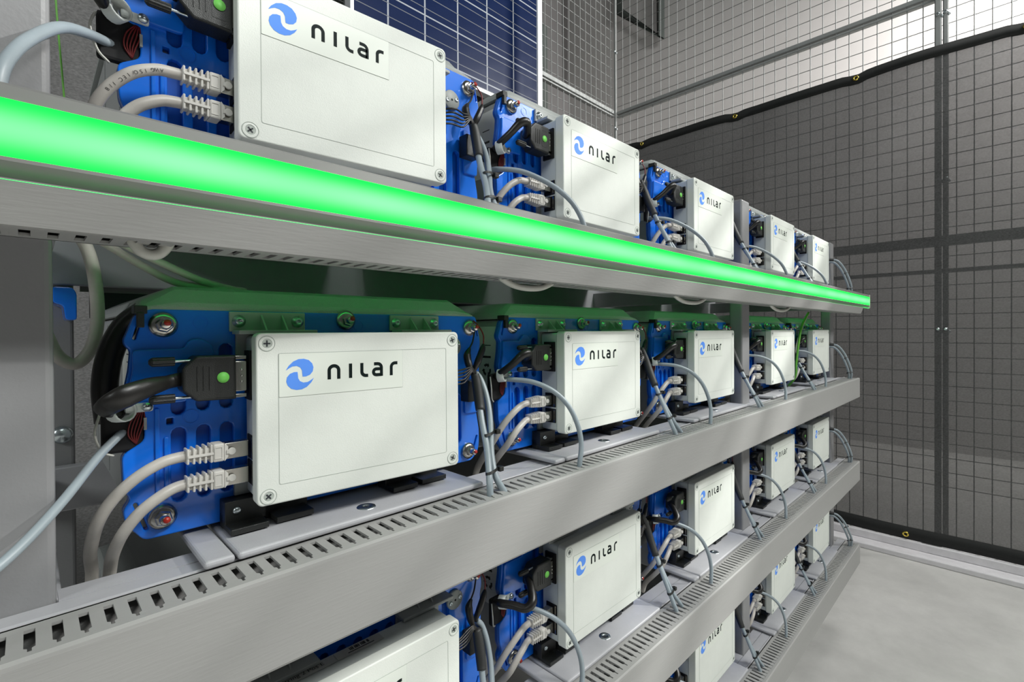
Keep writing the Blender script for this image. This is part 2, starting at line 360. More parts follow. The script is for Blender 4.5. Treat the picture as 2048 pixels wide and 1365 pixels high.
# ---- privacy screens
def screen(axis, const, a0, a1, zt, zb, label, grom, gromb):
    base = (const, (a0+a1)/2, zb) if axis == 'x' else ((a0+a1)/2, const, zb)
    P = (lambda a, z, d: (const+d, a, z)) if axis == 'x' else (lambda a, z, d: (a, const+d, z))
    root = tag(empty('privacy_screen', base), label, 'screen')
    def top(a):
        s = 0.0
        for g in grom: s = max(s, math.exp(-((a-g)/0.03)**2)*0.010)
        return zt-s+0.002*math.sin(a*7.0)
    def dep(a, z): return 0.006*math.sin(a*5+z*3)+0.004*math.sin(a*14+z*7)+0.003*noise.noise(Vector((a*6, z*6, 1.3)))
    na, nz = int((a1-a0)/0.03), 60; vs = []; fs = []
    for i in range(na+1):
        a = a0+(a1-a0)*i/na
        for j in range(nz+1):
            t = j/nz; z = zb+(top(a)-zb)*t; vs.append(P(a, z, dep(a, z)))
    for i in range(na):
        for j in range(nz): fs.append([i*(nz+1)+j, (i+1)*(nz+1)+j, (i+1)*(nz+1)+j+1, i*(nz+1)+j+1])
    mb = MB(); mb.add(vs, fs, 'fabric', True); tag(mb.build('net_fabric', root), 'see-through black net')
    for nm, e0, e1 in (('hem', 0.0, -0.040), ('hem', None, None)):
        vs = []; fs = []; mb = MB()
        for i in range(na+1):
            a = a0+(a1-a0)*i/na
            if e1 is not None: zs = (top(a)+0.001, top(a)-0.040)
            else: zs = (zb+0.050, zb-0.001)
            for d in (-0.0035, 0.0025):
                for z in zs: vs.append(P(a, z, dep(a, z)+d))
        for i in range(na):
            k = i*4; n = k+4
            fs += [[k, k+1, n+1, n], [k+2, n+2, n+3, k+3], [k, n, n+2, k+2], [k+1, k+3, n+3, n+1]]
        mb.add(vs, fs, 'hem', True); mb.build('hem', root)
    for g, z in [(g, zt-0.022) for g in grom]+[(g, zb+0.019) for g in gromb]:
        mb = MB(); ax = (-1, 0, 0) if axis == 'x' else (0, -1, 0)
        mb.lathe([(0.005, 0), (0.0055, 0.002), (0.0085, 0.003), (0.0115, 0.001), (0.0115, -0.001)], P(g, z, dep(g, z)-0.004), ax, 'brass', 16, cap=False)
        tag(mb.build('grommet', root), 'shiny brass grommet')
screen('x', 2.583, -1.15, 1.66, 1.122, -0.866, 'black net screen hung on the right fence, brass grommets along its top', [-0.569, -0.054, 0.4613, 0.9788, 1.505], [-0.74, -0.225, 0.2902, 0.805, 1.32])
screen('y', 1.685, -1.5, 2.56, 1.118, -0.866, 'black net screen on the back fence, seen between the battery packs', [-1.2, -0.68, -0.16, 0.36, 0.88, 1.4, 1.92, 2.44], [])
# ---- solar panel
sx0, sx1, sy, sz0, sz1 = 0.78, 1.752, 1.56, 1.012, 2.62
root = tag(empty('solar_panel', (1.722, sy, 1.3620)), 'dark blue solar panel with white frame standing in front of the back mesh fence', 'solar panel')
mb = MB().box(sx0+0.01, sx1-0.01, sy, sy+0.004, sz0+0.01, sz1-0.01, 'cells'); mb.build('cell_sheet', root)
mb = MB()
for a in ((sx0, sx0+0.014, sz0, sz1), (sx1-0.030, sx1, sz0, sz1), (sx0, sx1, sz0, sz0+0.016), (sx0, sx1, sz1-0.016, sz1)):
    mb.box(a[0], a[1], sy-0.006, sy+0.034, a[2], a[3], 'panel_frame', 0.002)
tag(mb.build('panel_frame', root), 'white aluminium frame')
mb = MB()
for x in (0.95, 1.60): mb.box(x-0.02, x+0.02, sy+0.034, sy+0.10, FZ+0.05, sz1-0.1, 'galv', 0.003)
mb.build('stand', root)
# ---- things behind the fences
mb = MB(); mb.box(1.6, 3.35, 2.9, 3.5, 1.95, 2.75, 'wall_dark', 0.02)
tag(mb.build('air_duct', base=(2.5, 3.2, 1.95)), 'dark overhead duct seen through the back mesh fence', 'duct')
mb = MB(); mb.tube([(1.4, 2.8, 1.88), (3.3, 2.8, 1.86)], 0.03, 'wall_dark', seg=10, smooth_path=False); mb.tube([(3.3, 2.8, 1.86), (3.3, 3.88, 1.86)], 0.03, 'wall_dark', seg=10, smooth_path=False)
tag(mb.build('pipe', base=(2.4, 2.8, 1.87)), 'thin dark pipe below the overhead duct behind the back fence', 'pipe')
mb = MB(); mb.tube([(4.80, 2.58, 4.40), (4.80, 2.58, 3.12), (4.80, 3.10, 3.64), (4.80, 3.10, 4.40)], 0.045, 'wall_dark', seg=10, smooth_path=False)
tag(mb.build('wall_pipe', base=(4.80, 2.8, 3.6)), 'bent dark pipe high on the grey wall behind the right mesh fence', 'pipe')
# ---- unseen bars added over the aisle to cast slanted shadow bands
for k, x0 in enumerate((-0.17, -0.055, 0.085, 0.221, 0.343, 0.464, 0.62, 0.78, 0.871, 0.977, 1.15)):
    zb = 1.15; x = x0+(LX-x0)*zb/LZ
    mb = MB(); mb.box(x-0.013, x+0.013, -1.6, -0.25, zb-0.013, zb+0.013, 'galv', 0.003)
    tag(mb.build('shadow_bar', base=(x, -0.9, zb)), 'unseen bar added over the aisle to cast a shadow band', 'bar', 'unseen bars added to cast shadow bands')

# ------------------------------------------------------------------ rack
rk = tag(empty('battery_rack', (0.85, 0.5, FZ)), 'grey steel storage rack carrying the blue battery packs on four levels', 'rack')
def post(x0, x1, y0, y1, zt, lab=None, bolts=(), zb=FZ):
    mb = MB(); mb.box(x0, x1, y0, y1, zb, zt, 'post', 0.0035, 3)
    o = mb.build('post', rk)
    for bx_, by_, bz_ in bolts:
        mb = MB(); mb.lathe([(0.0095, 0), (0.0095, 0.004), (0.007, 0.0065), (0.0, 0.007)], (bx_, by_, bz_), (0, -1, 0), 'zinc', 16); mb.build('bolt', o)
    return o
post(-0.031, 0.0098, 0.369, 0.395, 0.262)
post(1.011, 1.051, 0.369, 0.395, 0.262)
post(1.708, 1.748, 0.369, 0.395, 0.262, zb=-0.704)
post(-0.012, 0.037, 0.75, 0.79, 0.262, bolts=((0.0262, 0.749, 0.0867), (0.0257, 0.749, -0.1136)))
post(1.011, 1.051, 0.75, 0.79, 0.262)
post(1.708, 1.748, 0.75, 0.79, 0.262)
for rz in ROWZ:
    z = rz+ZL
    # front beam: flat top with a small raised rear lip, front flange behind the duct
    mb = MB(); mb.box(-0.30, 1.79, 0.3515, 0.3690, z-0.050, z-0.001, 'beam', 0.0015)
    mb.box(-0.30, -0.032, 0.369, 0.386, z-0.003, z-0.001, 'beam')
    for a, b in ((0.0105, 1.0105), (1.0515, 1.7075)): mb.box(a, b, 0.3692, 0.386, z-0.003, z-0.001, 'beam')
    mb.box(-0.30, 1.79, 0.3490, 0.3515, z-0.020, z+0.001, 'beam', 0.001)
    mb.build('front_beam', rk)
    mb = MB(); mb.box(-0.02, 1.76, 0.735, 0.7495, z-0.050, z-0.001, 'beam', 0.0015); mb.build('rear_beam', rk)
for x0 in (-0.012, 1.018, 1.715):
    for rz in ROWZ:
        mb = MB(); mb.box(x0, x0+0.025, 0.3955, 0.7495, rz+ZL-0.045, rz+ZL-0.010, 'beam', 0.001); mb.build('side_arm', rk)
# rear cable tray plates / dark electronics behind
mb = MB(); mb.box(0.055, 1.70, 0.80, 0.82, 0.020, 0.085, 'dark_metal'); mb.box(0.045, 0.30, 0.795, 0.7995, 0.052, 0.084, 'alu')
mb.build('rear_panel', rk)

# ------------------------------------------------------------------ wiring ducts
def slotted(mb, x0, n, pitch, ya, yb, z0, z1, m, sl=(0.3222, 0.3415), stem=0.3168, w=0.0042, sw=0.0016):
    """horizontal duct wall with keyed slots, tile by tile"""
    for i in range(n):
        a = x0+i*pitch; b = a+pitch; c = (a+b)/2
        out = [(a, ya), (c, ya), (b, ya), (b, yb), (c, yb), (a, yb)]
        s = [(c-sw/2, stem), (c+sw/2, stem), (c+sw/2, sl[0]-0.0012), (c+w/2, sl[0]), (c+w/2, sl[1]), (c-w/2, sl[1]), (c-w/2, sl[0]), (c-sw/2, sl[0]-0.0012)]
        # split with a keyhole at top and bottom (through the middle of stem and slot end)
        vs = []; P = out+s+[(c, stem), (c, sl[1])]
        for z in (z1, z0): vs += [(p[0], p[1], z) for p in P]
        L = [0, 1, 14, 6, 13, 12, 11, 15, 4, 5]; Rr = [1, 2, 3, 4, 15, 10, 9, 8, 7, 14]; N = 16
        fs = [L, Rr, [k+N for k in L][::-1], [k+N for k in Rr][::-1]]
        ring = [6, 14, 7, 8, 9, 10, 15, 11, 12, 13]
        for q in range(len(ring)): fs.append([ring[q], ring[(q+1) % len(ring)], ring[(q+1) % len(ring)]+N, ring[q]+N])
        for e in ((0, 1), (1, 2), (3, 4), (4, 5)): fs.append([e[0], e[1], e[1]+N, e[0]+N])
        mb.add(vs, fs, m)
DUCTL = (-0.40, 1.788)
NAMES_ROW = ['top', 'second', 'third', 'lowest']
def cutout_skip(i, row): return False
for r, rz in enumerate(ROWZ):
    z = rz+ZL; zb = z-0.0562
    root = tag(empty('wiring_duct', (0.7, 0.33, zb)), ['grey slotted wiring duct behind the green light bar on the top level',
        'grey slotted wiring duct running along the second level, nearest the camera',
        'grey slotted wiring duct along the third level, below the second-level duct',
        'grey slotted wiring duct along the lowest level, closest to the floor'][r], 'wiring duct')
    mb = MB(); n = int((DUCTL[1]-DUCTL[0])/0.0101)
    slotted(mb, DUCTL[0], n, 0.0101, 0.3125, 0.3485, z-0.0016, z, 'duct')
    slotted(mb, DUCTL[0], n, 0.0101, 0.3125, 0.3485, zb, zb+0.0016, 'duct')
    x1 = DUCTL[0]+n*0.0101
    mb.box(DUCTL[0], x1, 0.3471, 0.3487, zb, z, 'duct')
    mb.box(x1, x1+0.0016, 0.3125, 0.3487, zb, z, 'duct')
    mb.build('duct_body', root)
    mb = MB()  # cables filled in black, painting the shade behind the slots
    for q in range(3):
        for p_ in range(4): mb.tube([(DUCTL[0]+0.01, 0.3190+p_*0.0078, zb+0.0085+q*0.0120), (x1-0.01, 0.3190+p_*0.0078, zb+0.0085+q*0.0120)], 0.0042, 'hole_shade', seg=8, smooth_path=False)
    mb.build('shade_cables', root)
    mb = MB()
    prof = [(0.3155, z+0.0012), (0.3115, z+0.0012), (0.3098, z-0.0002), (DY, z-0.002), (DY, zb+0.001), (0.3105, zb-0.0008), (0.3155, zb-0.0010), (0.3155, zb), (0.3118, zb+0.001), (0.3118, z-0.001), (0.3155, z)]
    mb.prism(prof, DUCTL[0], x1+0.0018, 'x', 'duct'); mb.build('duct_cover', root)
# ------------------------------------------------------------------ green light bar on the top level
zc = 0.0887; X0, X1 = -0.45, 1.876
root = tag(empty('light_bar', (0.7, 0.3, zc)), 'long glowing green light bar along the front of the top level', 'light')
mb = MB()
mb.prism([(0.3085, 0.1085), (0.3030, 0.1085), (0.3012, 0.1070), (0.3012, 0.1012), (0.3040, 0.1012), (0.3040, 0.1060), (0.3085, 0.1060)], X0, X1, 'x', 'alu')
mb.prism([(0.3085, 0.0670), (0.3070, 0.0670), (0.3005, 0.0745), (0.3005, 0.0762), (0.3040, 0.0762), (0.3040, 0.0740), (0.3085, 0.0700)], X0, X1, 'x', 'alu')
mb.box(X0, X1, 0.3072, 0.3088, 0.0668, 0.1086, 'alu')
mb.prism([(0.3010, 0.0672), (0.3085, 0.0672), (0.3085, 0.0482), (0.3078, 0.0482)], X0, 1.789, 'x', 'duct')
mb.box(X0, X1, 0.3012, 0.3030, 0.0664, 0.0672, 'glow_soft')  # glow strip added under the lip to tint the slope green
mb.box(X0, X1, 0.3006, 0.3012, 0.0745, 0.0758, 'glow')
mb.build('housing', root)
mb = MB(); N = 10; prof = []
for k in range(N+1):
    t = -1+2*k/N; prof.append((0.3010-0.0014*math.sqrt(max(0, 1-t*t)), zc+0.0125*t))
prof += [(0.3050, zc+0.0125), (0.3050, zc-0.0125)]
mb.prism(prof, X0, X1, 'x', 'diffuser'); tag(mb.build('diffuser', root), 'glowing green cover')
mb = MB()  # unseen glowing strips added behind the beam for green spill
for a, b in ((0.030, 1.000), (1.060, 1.700)): mb.box(a, b, 0.3700, 0.3735, 0.0605, 0.0625, 'glow')
tag(mb.build('rear_added_glow', root), 'unseen added green tape behind the beam')
mb = MB(); mb.box(X1, X1+0.003, 0.2992, 0.3088, 0.0668, 0.1086, 'cable_white', 0.0008); mb.build('end_cap', root)

# ------------------------------------------------------------------ unit prototypes (unit frame: u=0 right edge of box, z=0 top of box)
PB = (-0.082, 0.55, -0.1385)
pack = empty('battery_pack', PB)
def mir(u): return -0.164-u            # mirror about the plate's middle
# case
mb = MB(); mb.box(-0.222, 0.058, 0.4075, 0.735, -0.1375, 0.014, 'case', 0.004)
for y in (0.50, 0.60, 0.70): mb.box(-0.2228, 0.0588, y, y+0.004, -0.13, 0.008, 'case')
mb.build('case', pack)
mb = MB(); mb.box(-0.2226, -0.2220, 0.415, 0.500, -0.070, 0.006, 'label')
for k in range(4): mb.box(-0.22275, -0.2226, 0.452+0.002*(k % 2), 0.475, -0.004-k*0.006, -0.0032-k*0.006, 'ink')
mb.box(-0.22275, -0.2226, 0.424, 0.436, -0.0165, -0.0155, 'ink')
mb.box(-0.22275, -0.2226, 0.424, 0.438, -0.031, -0.0285, 'ink')
for k in range(3):                       # recycling mark: three chasing arrows
    a = math.radians(90+120*k); cx, cz = 0.431, -0.045
    p = [(cx+0.0075*math.cos(a+t), cz+0.0075*math.sin(a+t)) for t in (-0.75, -0.2, 0.35)]; q = [(cx+0.0045*math.cos(a+t), cz+0.0045*math.sin(a+t)) for t in (0.35, -0.2, -0.75)]
    mb.prism(p+[(cx+0.0095*math.cos(a+0.3), cz+0.0095*math.sin(a+0.3)), (cx+0.006*math.cos(a+0.75), cz+0.006*math.sin(a+0.75)), (cx+0.0028*math.cos(a+0.3), cz+0.0028*math.sin(a+0.3))]+q, -0.22275, -0.2226, 'x', 'ink')
tag(mb.build('side_label', pack), 'white label with recycling mark')
# top cover with sloped front
mb = MB()
prof = [(0.4005, 0.0185), (0.4015, 0.0215), (0.410, 0.031), (0.416, 0.0335), (0.70, 0.0335), (0.725, 0.019), (0.725, 0.0145), (0.4005, 0.0145)]
def loft(mb, x0, x1, taper, prof, m):
    secs = [(x0, 0.0), (x0+0.003, 0.35), (x0+taper, 1), (x1-taper, 1), (x1-0.003, 0.35), (x1, 0.0)]; n = len(prof); vs = []; fs = []
    for x, t in secs:
        for (y, z) in prof: vs.append((x, y, 0.0175+(z-0.0175)*t if z > 0.0175 else z))
    for i in range(len(secs)-1):
        for k in range(n): fs.append([i*n+k, i*n+(k+1) % n, (i+1)*n+(k+1) % n, (i+1)*n+k])
    fs += [list(range(n)), [(len(secs)-1)*n+k for k in range(n)][::-1]]; mb.add(vs, fs, m)
loft(mb, -0.225, 0.061, 0.022, prof, 'cover'); mb.build('top_cover', pack)
# blue end plate
L = [(-0.2185, 0.0165), (-0.2265, 0.0130), (-0.2325, -0.0040), (-0.2320, -0.0075), (-0.2290, -0.0110), (-0.2300, -0.0240), (-0.2330, -0.0400), (-0.2300, -0.0490), (-0.2222, -0.0505),
     (-0.2222, -0.0708), (-0.2342, -0.0785), (-0.2335, -0.1000), (-0.2300, -0.1085), (-0.2340, -0.1140), (-0.2325, -0.1240), (-0.2230, -0.1368)]
Rt = [(0.0650, 0.0165), (0.0705, -0.0060), (0.0715, -0.0135), (0.0690, -0.0220), (0.0700, -0.0520), (0.0620, -0.0620), (0.0650, -0.0850), (0.0690, -0.1050), (0.0690, -0.1200), (0.0670, -0.1290), (0.0580, -0.1368)]
outl = fillet(L+Rt[::-1], 0.0035)
cor = [caps((-0.2240, 0.0085), (-0.2270, -0.0030), 0.0020), caps((-0.2275, -0.1120), (-0.2220, -0.1290), 0.0022),
       caps((0.0655, -0.1120), (0.0600, -0.1270), 0.0018), caps((0.0650, 0.0070), (0.0675, -0.0040), 0.0014)]
us = [-0.2032, -0.1884, -0.1737]+[-0.150+0.0155*k for k in range(9)]+[0.0075, 0.0230, 0.0400]
low = [caps((u, -0.0690), (u, -0.1110), 0.0088) for u in us if abs(u) > 0.0001]
upp = [caps((u, -0.0120 if i > 1 else -0.030), (u, -0.0500), 0.0088) for i, u in enumerate(us[:-1]) if i > 0]+[caps((us[0], -0.040), (us[0], -0.0515), 0.0088)]
sq = [rr(-0.2100, -0.0618, -0.2062, -0.0578, 0.0005, 2)]
mb = MB(); mb.shape(outl, cor+sq, 0.4050, 0.4078, 'blue_shade')
mb.shape(outl, cor+low+upp+sq, 0.4000, 0.4052, 'blue', 0.0009, 2)
# raised side flange, disc boss and ribs
mb.shape(fillet([(-0.2285, -0.0105), (-0.2000, -0.0105), (-0.1975, -0.0045), (-0.1900, -0.0035), (-0.1830, -0.0085), (-0.1815, -0.0180), (-0.1850, -0.0250), (-0.1975, -0.0290), (-0.1985, -0.0470), (-0.2300, -0.0470), (-0.2312, -0.0380), (-0.2285, -0.0240)], 0.003), [], 0.3965, 0.4004, 'blue', 0.0010, 2)
mb.shape(circ(-0.1895, 0.0075, 0.0047), [circ(-0.1895, 0.0075, 0.0043)], 0.3997, 0.4004, 'blue')
mb.shape(circ(-0.040-0.030, 0.0060, 0.0045), [circ(-0.070, 0.0060, 0.0041)], 0.3997, 0.4004, 'blue')
mb.shape(circ(-0.1960, -0.0580, 0.0050), [circ(-0.1960, -0.0580, 0.0045)], 0.3996, 0.4004, 'blue')
mb.shape(rr(-0.2168, -0.1120, -0.2142, -0.0500, 0.0008, 2), [], 0.3985, 0.4004, 'blue', 0.0006)
mb.shape(rr(-0.2118, -0.1120, -0.2092, -0.0700, 0.0008, 2), [], 0.3985, 0.4004, 'blue', 0.0006)
mb.shape(fillet([(0.0480, -0.0400), (0.0680, -0.0440), (0.0665, -0.0860), (0.0480, -0.0860)], 0.003), [], 0.3975, 0.4004, 'blue', 0.0010, 2)
tag(mb.build('end_plate', pack), 'glossy blue moulded plate')
# bolts
for i, (u, z) in enumerate(((-0.2116, 0.0058), (-0.0823, 0.0105), (0.0555, 0.0040), (-0.2132, -0.1232), (0.0526, -0.1252))):
    mb = MB(); o = (u, 0.3990, z)
    mb.lathe([(0.0082, -0.001), (0.0084, 0.0), (0.0084, 0.0012), (0.0060, 0.0030), (0.0048, 0.0032)], o, (0, -1, 0), 'nickel', 24)
    mb.lathe([(0.0052, 0.003), (0.0053, 0.0048), (0.0045, 0.0060), (0.0035, 0.0062)], o, (0, -1, 0), 'steel', 6, smooth=False)
    mb.lathe([(0.0030, 0.006), (0.0030, 0.0110), (0.0022, 0.0118), (0.0, 0.0118)], o, (0, -1, 0), 'steel', 16, cap=False)
    mb.lathe([(0.0022, 0.0), (0.0020, 0.0007), (0.0, 0.0009)], (u+0.0006, 0.3990-0.0116, z+0.0014 if i < 3 else z+0.0006), (0.0, -1, 0.25), 'red', 10, cap=False)
    tag(mb.build('bolt', pack), 'steel bolt dabbed with red paint')
# upper mounting brackets
for u0 in (-0.1720, -0.0400):
    mb = MB(); u1 = u0+0.0545
    mb.box(u0, u1, 0.3972, 0.3998, 0.0012, 0.0158, 'bracket', 0.0006)
    mb.box(u0+0.0015, u1+0.003, 0.3800, 0.3975, -0.0008, 0.0022, 'bracket', 0.0006)
    for k in (0.021, 0.036): mb.prism([(0.3972, 0.0140), (0.3972, 0.0020), (0.3850, 0.0020)], u0+k, u0+k+0.0012, 'x', 'bracket')
    mb.box(u0+0.004, u1-0.003, 0.3965, 0.3998, -0.018, 0.0, 'bracket', 0.0006)
    br = mb.build('mounting_bracket', pack)
    for k in (0.006, 0.0485):
        mb = MB(); mb.lathe([(0.0046, 0), (0.0046, 0.0008), (0.0030, 0.0012), (0.0030, 0.003), (0.0022, 0.0036), (0.0013, 0.0036), (0.0012, 0.0022), (0, 0.0022)], (u0+k, 0.3972, 0.0088), (0, -1, 0), 'zinc', 16, cap=False); mb.build('screw', br)
# black feet
for u0 in (-0.1790, -0.0526):
    mb = MB(); mb.box(u0, u0+0.0270, 0.3860, 0.3995, -0.1360, -0.1195, 'black', 0.0005)
    mb.box(u0+0.0003, u0+0.0250, 0.3725, 0.3990, -0.1395, -0.1352, 'black', 0.0005)
    mb.box(u0+0.0310, u0+0.0580, 0.3745, 0.3990, -0.1395, -0.1352, 'black', 0.0005)
    mb.box(u0, u0+0.060, 0.3920, 0.3995, -0.1395, -0.1290, 'black', 0.0005)
    ft = mb.build('foot', pack)
    mb = MB(); mb.lathe([(0.0028, 0), (0.0028, 0.001), (0.0018, 0.0018), (0, 0.0018)], (u0+0.0075, 0.3858, -0.1265), (0, -1, 0), 'zinc', 12, cap=False); mb.build('screw', ft)
mb = MB(); mb.box(-0.1700, -0.1560, 0.3962, 0.3998, -0.119, -0.098, 'bracket', 0.0005); mb.build('lower_bracket', pack)
# black block paints the shade of the cable opening in the left notch
mb = MB(); mb.box(-0.2440, -0.2222, 0.4010, 0.4074, -0.0770, -0.0470, 'hole_shade', 0.002)
mb.box(-0.2226, -0.2210, 0.3990, 0.4020, -0.0635, -0.0555, 'bracket')
for k in range(5):
    a = -0.002+k*0.0018; mb.tube([(-0.2240+a*0.3, 0.4005, -0.0500), (-0.2275+a, 0.3995, -0.0575), (-0.2290+a*0.8, 0.4000, -0.0660), (-0.2265, 0.4010, -0.0725)], 0.0005, 'wire_red', seg=5, sub=4)
op = mb.build('cable_opening', pack)
mb = MB(); mb.tube([(-0.2445, 0.4010, -0.0500), (-0.2475, 0.3960, -0.0620), (-0.2440, 0.3990, -0.0740), (-0.2380, 0.4030, -0.0785)], 0.0008, 'cable_white', seg=6); mb.build('rim', op)
mb = MB(); mb.lathe([(0.0072, 0), (0.0072, 0.008), (0.0060, 0.008), (0.0060, 0)], (-0.2370, 0.3960, -0.0490), (0.5, -0.9, 0.1), 'box_base', 16, cap=False)
mb.box(-0.2330, -0.2180, 0.3935, 0.3968, -0.0510, -0.0450, 'box_base', 0.0015); mb.lathe([(0.003, 0), (0.0028, 0.0015), (0, 0.002)], (-0.2215, 0.3935, -0.0478), (0, -1, 0), 'zinc', 12, cap=False)
mb.build('cable_clip', pack)
# round disc, black latch
mb = MB(); mb.lathe([(0.0098, 0), (0.0098, 0.0020), (0.0092, 0.0026), (0, 0.0026)], (0.0330, 0.3998, -0.0150), (0, -1, 0), 'bracket', 28, cap=False)
for k in (-1, 1): mb.lathe([(0.0021, 0), (0.0021, 0.0008), (0.0012, 0.0012), (0.0010, 0.0004), (0, 0.0004)], (0.0330+0.0058*k, 0.3972, -0.0150+0.0016*k), (0, -1, 0), 'zinc', 10, cap=False)
mb.lathe([(0.0012, 0), (0, 0.0002)], (0.0330, 0.3971, -0.0150), (0, -1, 0), 'hole_shade', 10, cap=False); mb.build('disc', pack)
mb = MB(); mb.box(0.0420, 0.0600, 0.3850, 0.3980, -0.0720, -0.0500, 'black', 0.0010); mb.build('latch', pack)

# ---- control box
CB = (-0.0832, 0.385, -0.060)
cbx = empty('control_box', CB)
W = 0.1664
mb = MB(); mb.shape(rr(-W+0.0020, -0.1180, -0.0020, -0.0020, 0.003), [], 0.3712, 0.3962, 'box_base', 0.0008)
base_o = mb.build('enclosure_base', cbx)
mb = MB(); mb.shape(rr(-W, -0.1200, 0, 0, 0.0042, 6), [], 0.3590, 0.3714, 'box', 0.0012, 2)
mb.shape(rr(-W+0.001, -0.119, -0.001, -0.001, 0.0042, 6), [], 0.3712, 0.3722, 'line')
lid = mb.build('lid', cbx)
mb = MB(); p0, p1, q0, q1 = -W+0.0143, -0.0130, -0.1068, -0.0143
mb.shape(rr(p0, q0, p1, q1, 0.0015, 3), [rr(p0+0.00025, q0+0.00025, p1-0.00025, q1-0.00025, 0.0013, 3)], 0.3588, 0.3591, 'line')
mb.build('panel_edge', lid)
mb = MB(); mb.shape(rr(p0+0.0004, -0.0453, p0+0.0962, q1-0.0004, 0.0005, 2), [], 0.35865, 0.35892, 'sticker')
mb.shape(rr(p0+0.0002, -0.0455, p0+0.0964, q1-0.0002, 0.0005, 2), [], 0.35885, 0.35897, 'line')
st = mb.build('sticker', cbx)
mb = MB()
half = [(19.2, -26.7), (21.0, -23.6), (24.2, -20.5), (27.8, -18.95), (31.5, -18.8), (35.0, -19.9), (37.4, -22.4), (38.3, -25.2), (37.8, -28.2), (35.8, -30.6), (33.0, -31.7), (30.6, -31.7), (30.35, -29.6), (30.2, -27.2), (29.0, -25.0), (26.6, -23.8), (23.6, -24.0), (21.4, -25.2)]
cx, cz = 28.85, -29.9
up = [((x-W*1000)/1000, z/1000) for x, z in half]; dn = [((2*cx-x-W*1000)/1000, (2*cz-z)/1000) for x, z in half]
for pl in (up, dn): mb.shape(pl, [], 0.35852, 0.35872, 'logo_blue')
def stroke(pts, wd):
    P = [Vector(pts[0])]
    for p in pts[1:]:
        if (Vector(p)-P[-1]).length > 0.45: P.append(Vector(p))
    lft = []; rgt = []
    for i, p in enumerate(P):
        a = (P[i]-P[i-1]).normalized() if i else (P[1]-P[0]).normalized(); b = (P[i+1]-P[i]).normalized() if i < len(P)-1 else a
        t = (a+b).normalized(); n = Vector((-t.y, t.x))*(wd/2/max(0.5, t.dot(a))); lft.append(p+n); rgt.append(p-n)
    return [tuple(q) for q in lft+rgt[::-1]]
def arc(cx, cz, rx, rz, a0, a1, n=7): return [(cx+rx*math.cos(math.radians(a0+(a1-a0)*k/n)), cz+rz*math.sin(math.radians(a0+(a1-a0)*k/n))) for k in range(n+1)]
sw = 2.5; T, B_ = -23.9, -35.0
letters = [[(49.8, B_), (49.8, T-4.2)]+arc(53.4, T-4.4, 3.6, 3.3, 178, 2, 9)+[(57.0, T-4.4), (57.0, B_)],
           [(66.2, T), (66.2, B_)],
           [(75.3, T), (75.3, B_+4)]+arc(78.6, B_+4.2, 3.3, 3.05, 183, 268, 5)+[(80.4, B_+1.15)],
           [(85.4, T-1.15), (88.6, T-1.15)]+arc(88.6, T-4.3, 3.1, 3.15, 85, 2, 5)+[(91.7, T-4.6), (91.7, B_)],
           [(91.7, B_+1.15), (87.2, B_+1.15)]+arc(87.2, B_+3.5, 2.3, 2.35, 265, 95, 6)+[(87.2, B_+5.85), (91.7, B_+5.85)],
           [(100.3, B_), (100.3, T-4.2)]+arc(103.6, T-4.4, 3.3, 3.25, 178, 95, 5)+[(103.7, T-1.15), (105.8, T-1.15)]]
for lt in letters:
    q = [((x-W*1000)/1000, z/1000) for x, z in stroke(lt, sw)]; n = len(q)//2; lf, rg = q[:n], q[n:][::-1]
    mb.add([(x, 0.35852, z) for x, z in lf+rg]+[(x, 0.35872, z) for x, z in lf+rg],
           [[i, i+1, n+i+1, n+i] for i in range(n-1)]+[[2*n+i, 3*n+i, 3*n+i+1, 2*n+i+1] for i in range(n-1)]+[[i, 2*n+i, 2*n+i+1, i+1] for i in range(n-1)]+[[n+i, n+i+1, 3*n+i+1, 3*n+i] for i in range(n-1)]+[[0, n, 3*n, 2*n], [n-1, 3*n-1, 4*n-1, 2*n-1]], 'logo_black')
tag(mb.build('logo', st), 'blue swirl and the word nilar')
for i, (u, z) in enumerate(((-W+0.0071, -0.0073), (-0.0064, -0.0073), (-W+0.0073, -0.1136), (-0.0068, -0.1128))):
    mb = MB(); o = (u, 0.3590, z)
    mb.lathe([(0.0054, -0.001), (0.0054, 0.0003), (0.0051, 0.0004), (0.0051, 0.0002), (0.0049, 0.0002)], o, (0, -1, 0), 'line', 24, cap=False)
    mb.lathe([(0.0049, 0.0002), (0.0036, 0.00035), (0.0034, 0.00035), (0.0033, 0.0001)], o, (0, -1, 0), 'box', 24, cap=False)
    mb.lathe([(0.0033, 0.0001), (0.0030, 0.00012), (0.0, 0.00012)], o, (0, -1, 0), 'line', 24, cap=False)
    for a in (0.35*i, 0.35*i+PI/2):
        c, s_ = math.cos(a), math.sin(a); pl = [(u+x*c-y*s_, z+x*s_+y*c) for x, y in ((-0.0022, -0.0005), (0.0022, -0.0005), (0.0022, 0.0005), (-0.0022, 0.0005))]
        mb.prism(pl, 0.3587, 0.3590, 'y', 'dark_metal')
    mb.build('lid_screw', lid)
mb = MB(); mb.box(-W-0.0003, -W+0.004, 0.3745, 0.3905, -0.0475, -0.0125, 'hole_shade'); mb.box(-W+0.0002, -W+0.0022, 0.3755, 0.3895, -0.0465, -0.0135, 'nickel', 0.0003); mb.build('serial_port', cbx)
for zz in (-0.0815, -0.1000):
    mb = MB(); mb.box(-W+0.0010, -W+0.0060, 0.3740, 0.3900, zz-0.0085, zz+0.0080, 'hole_shade'); mb.box(-W+0.0006, -W+0.0030, 0.3752, 0.3762, zz-0.0078, zz+0.0073, 'nickel'); mb.build('network_port', cbx)
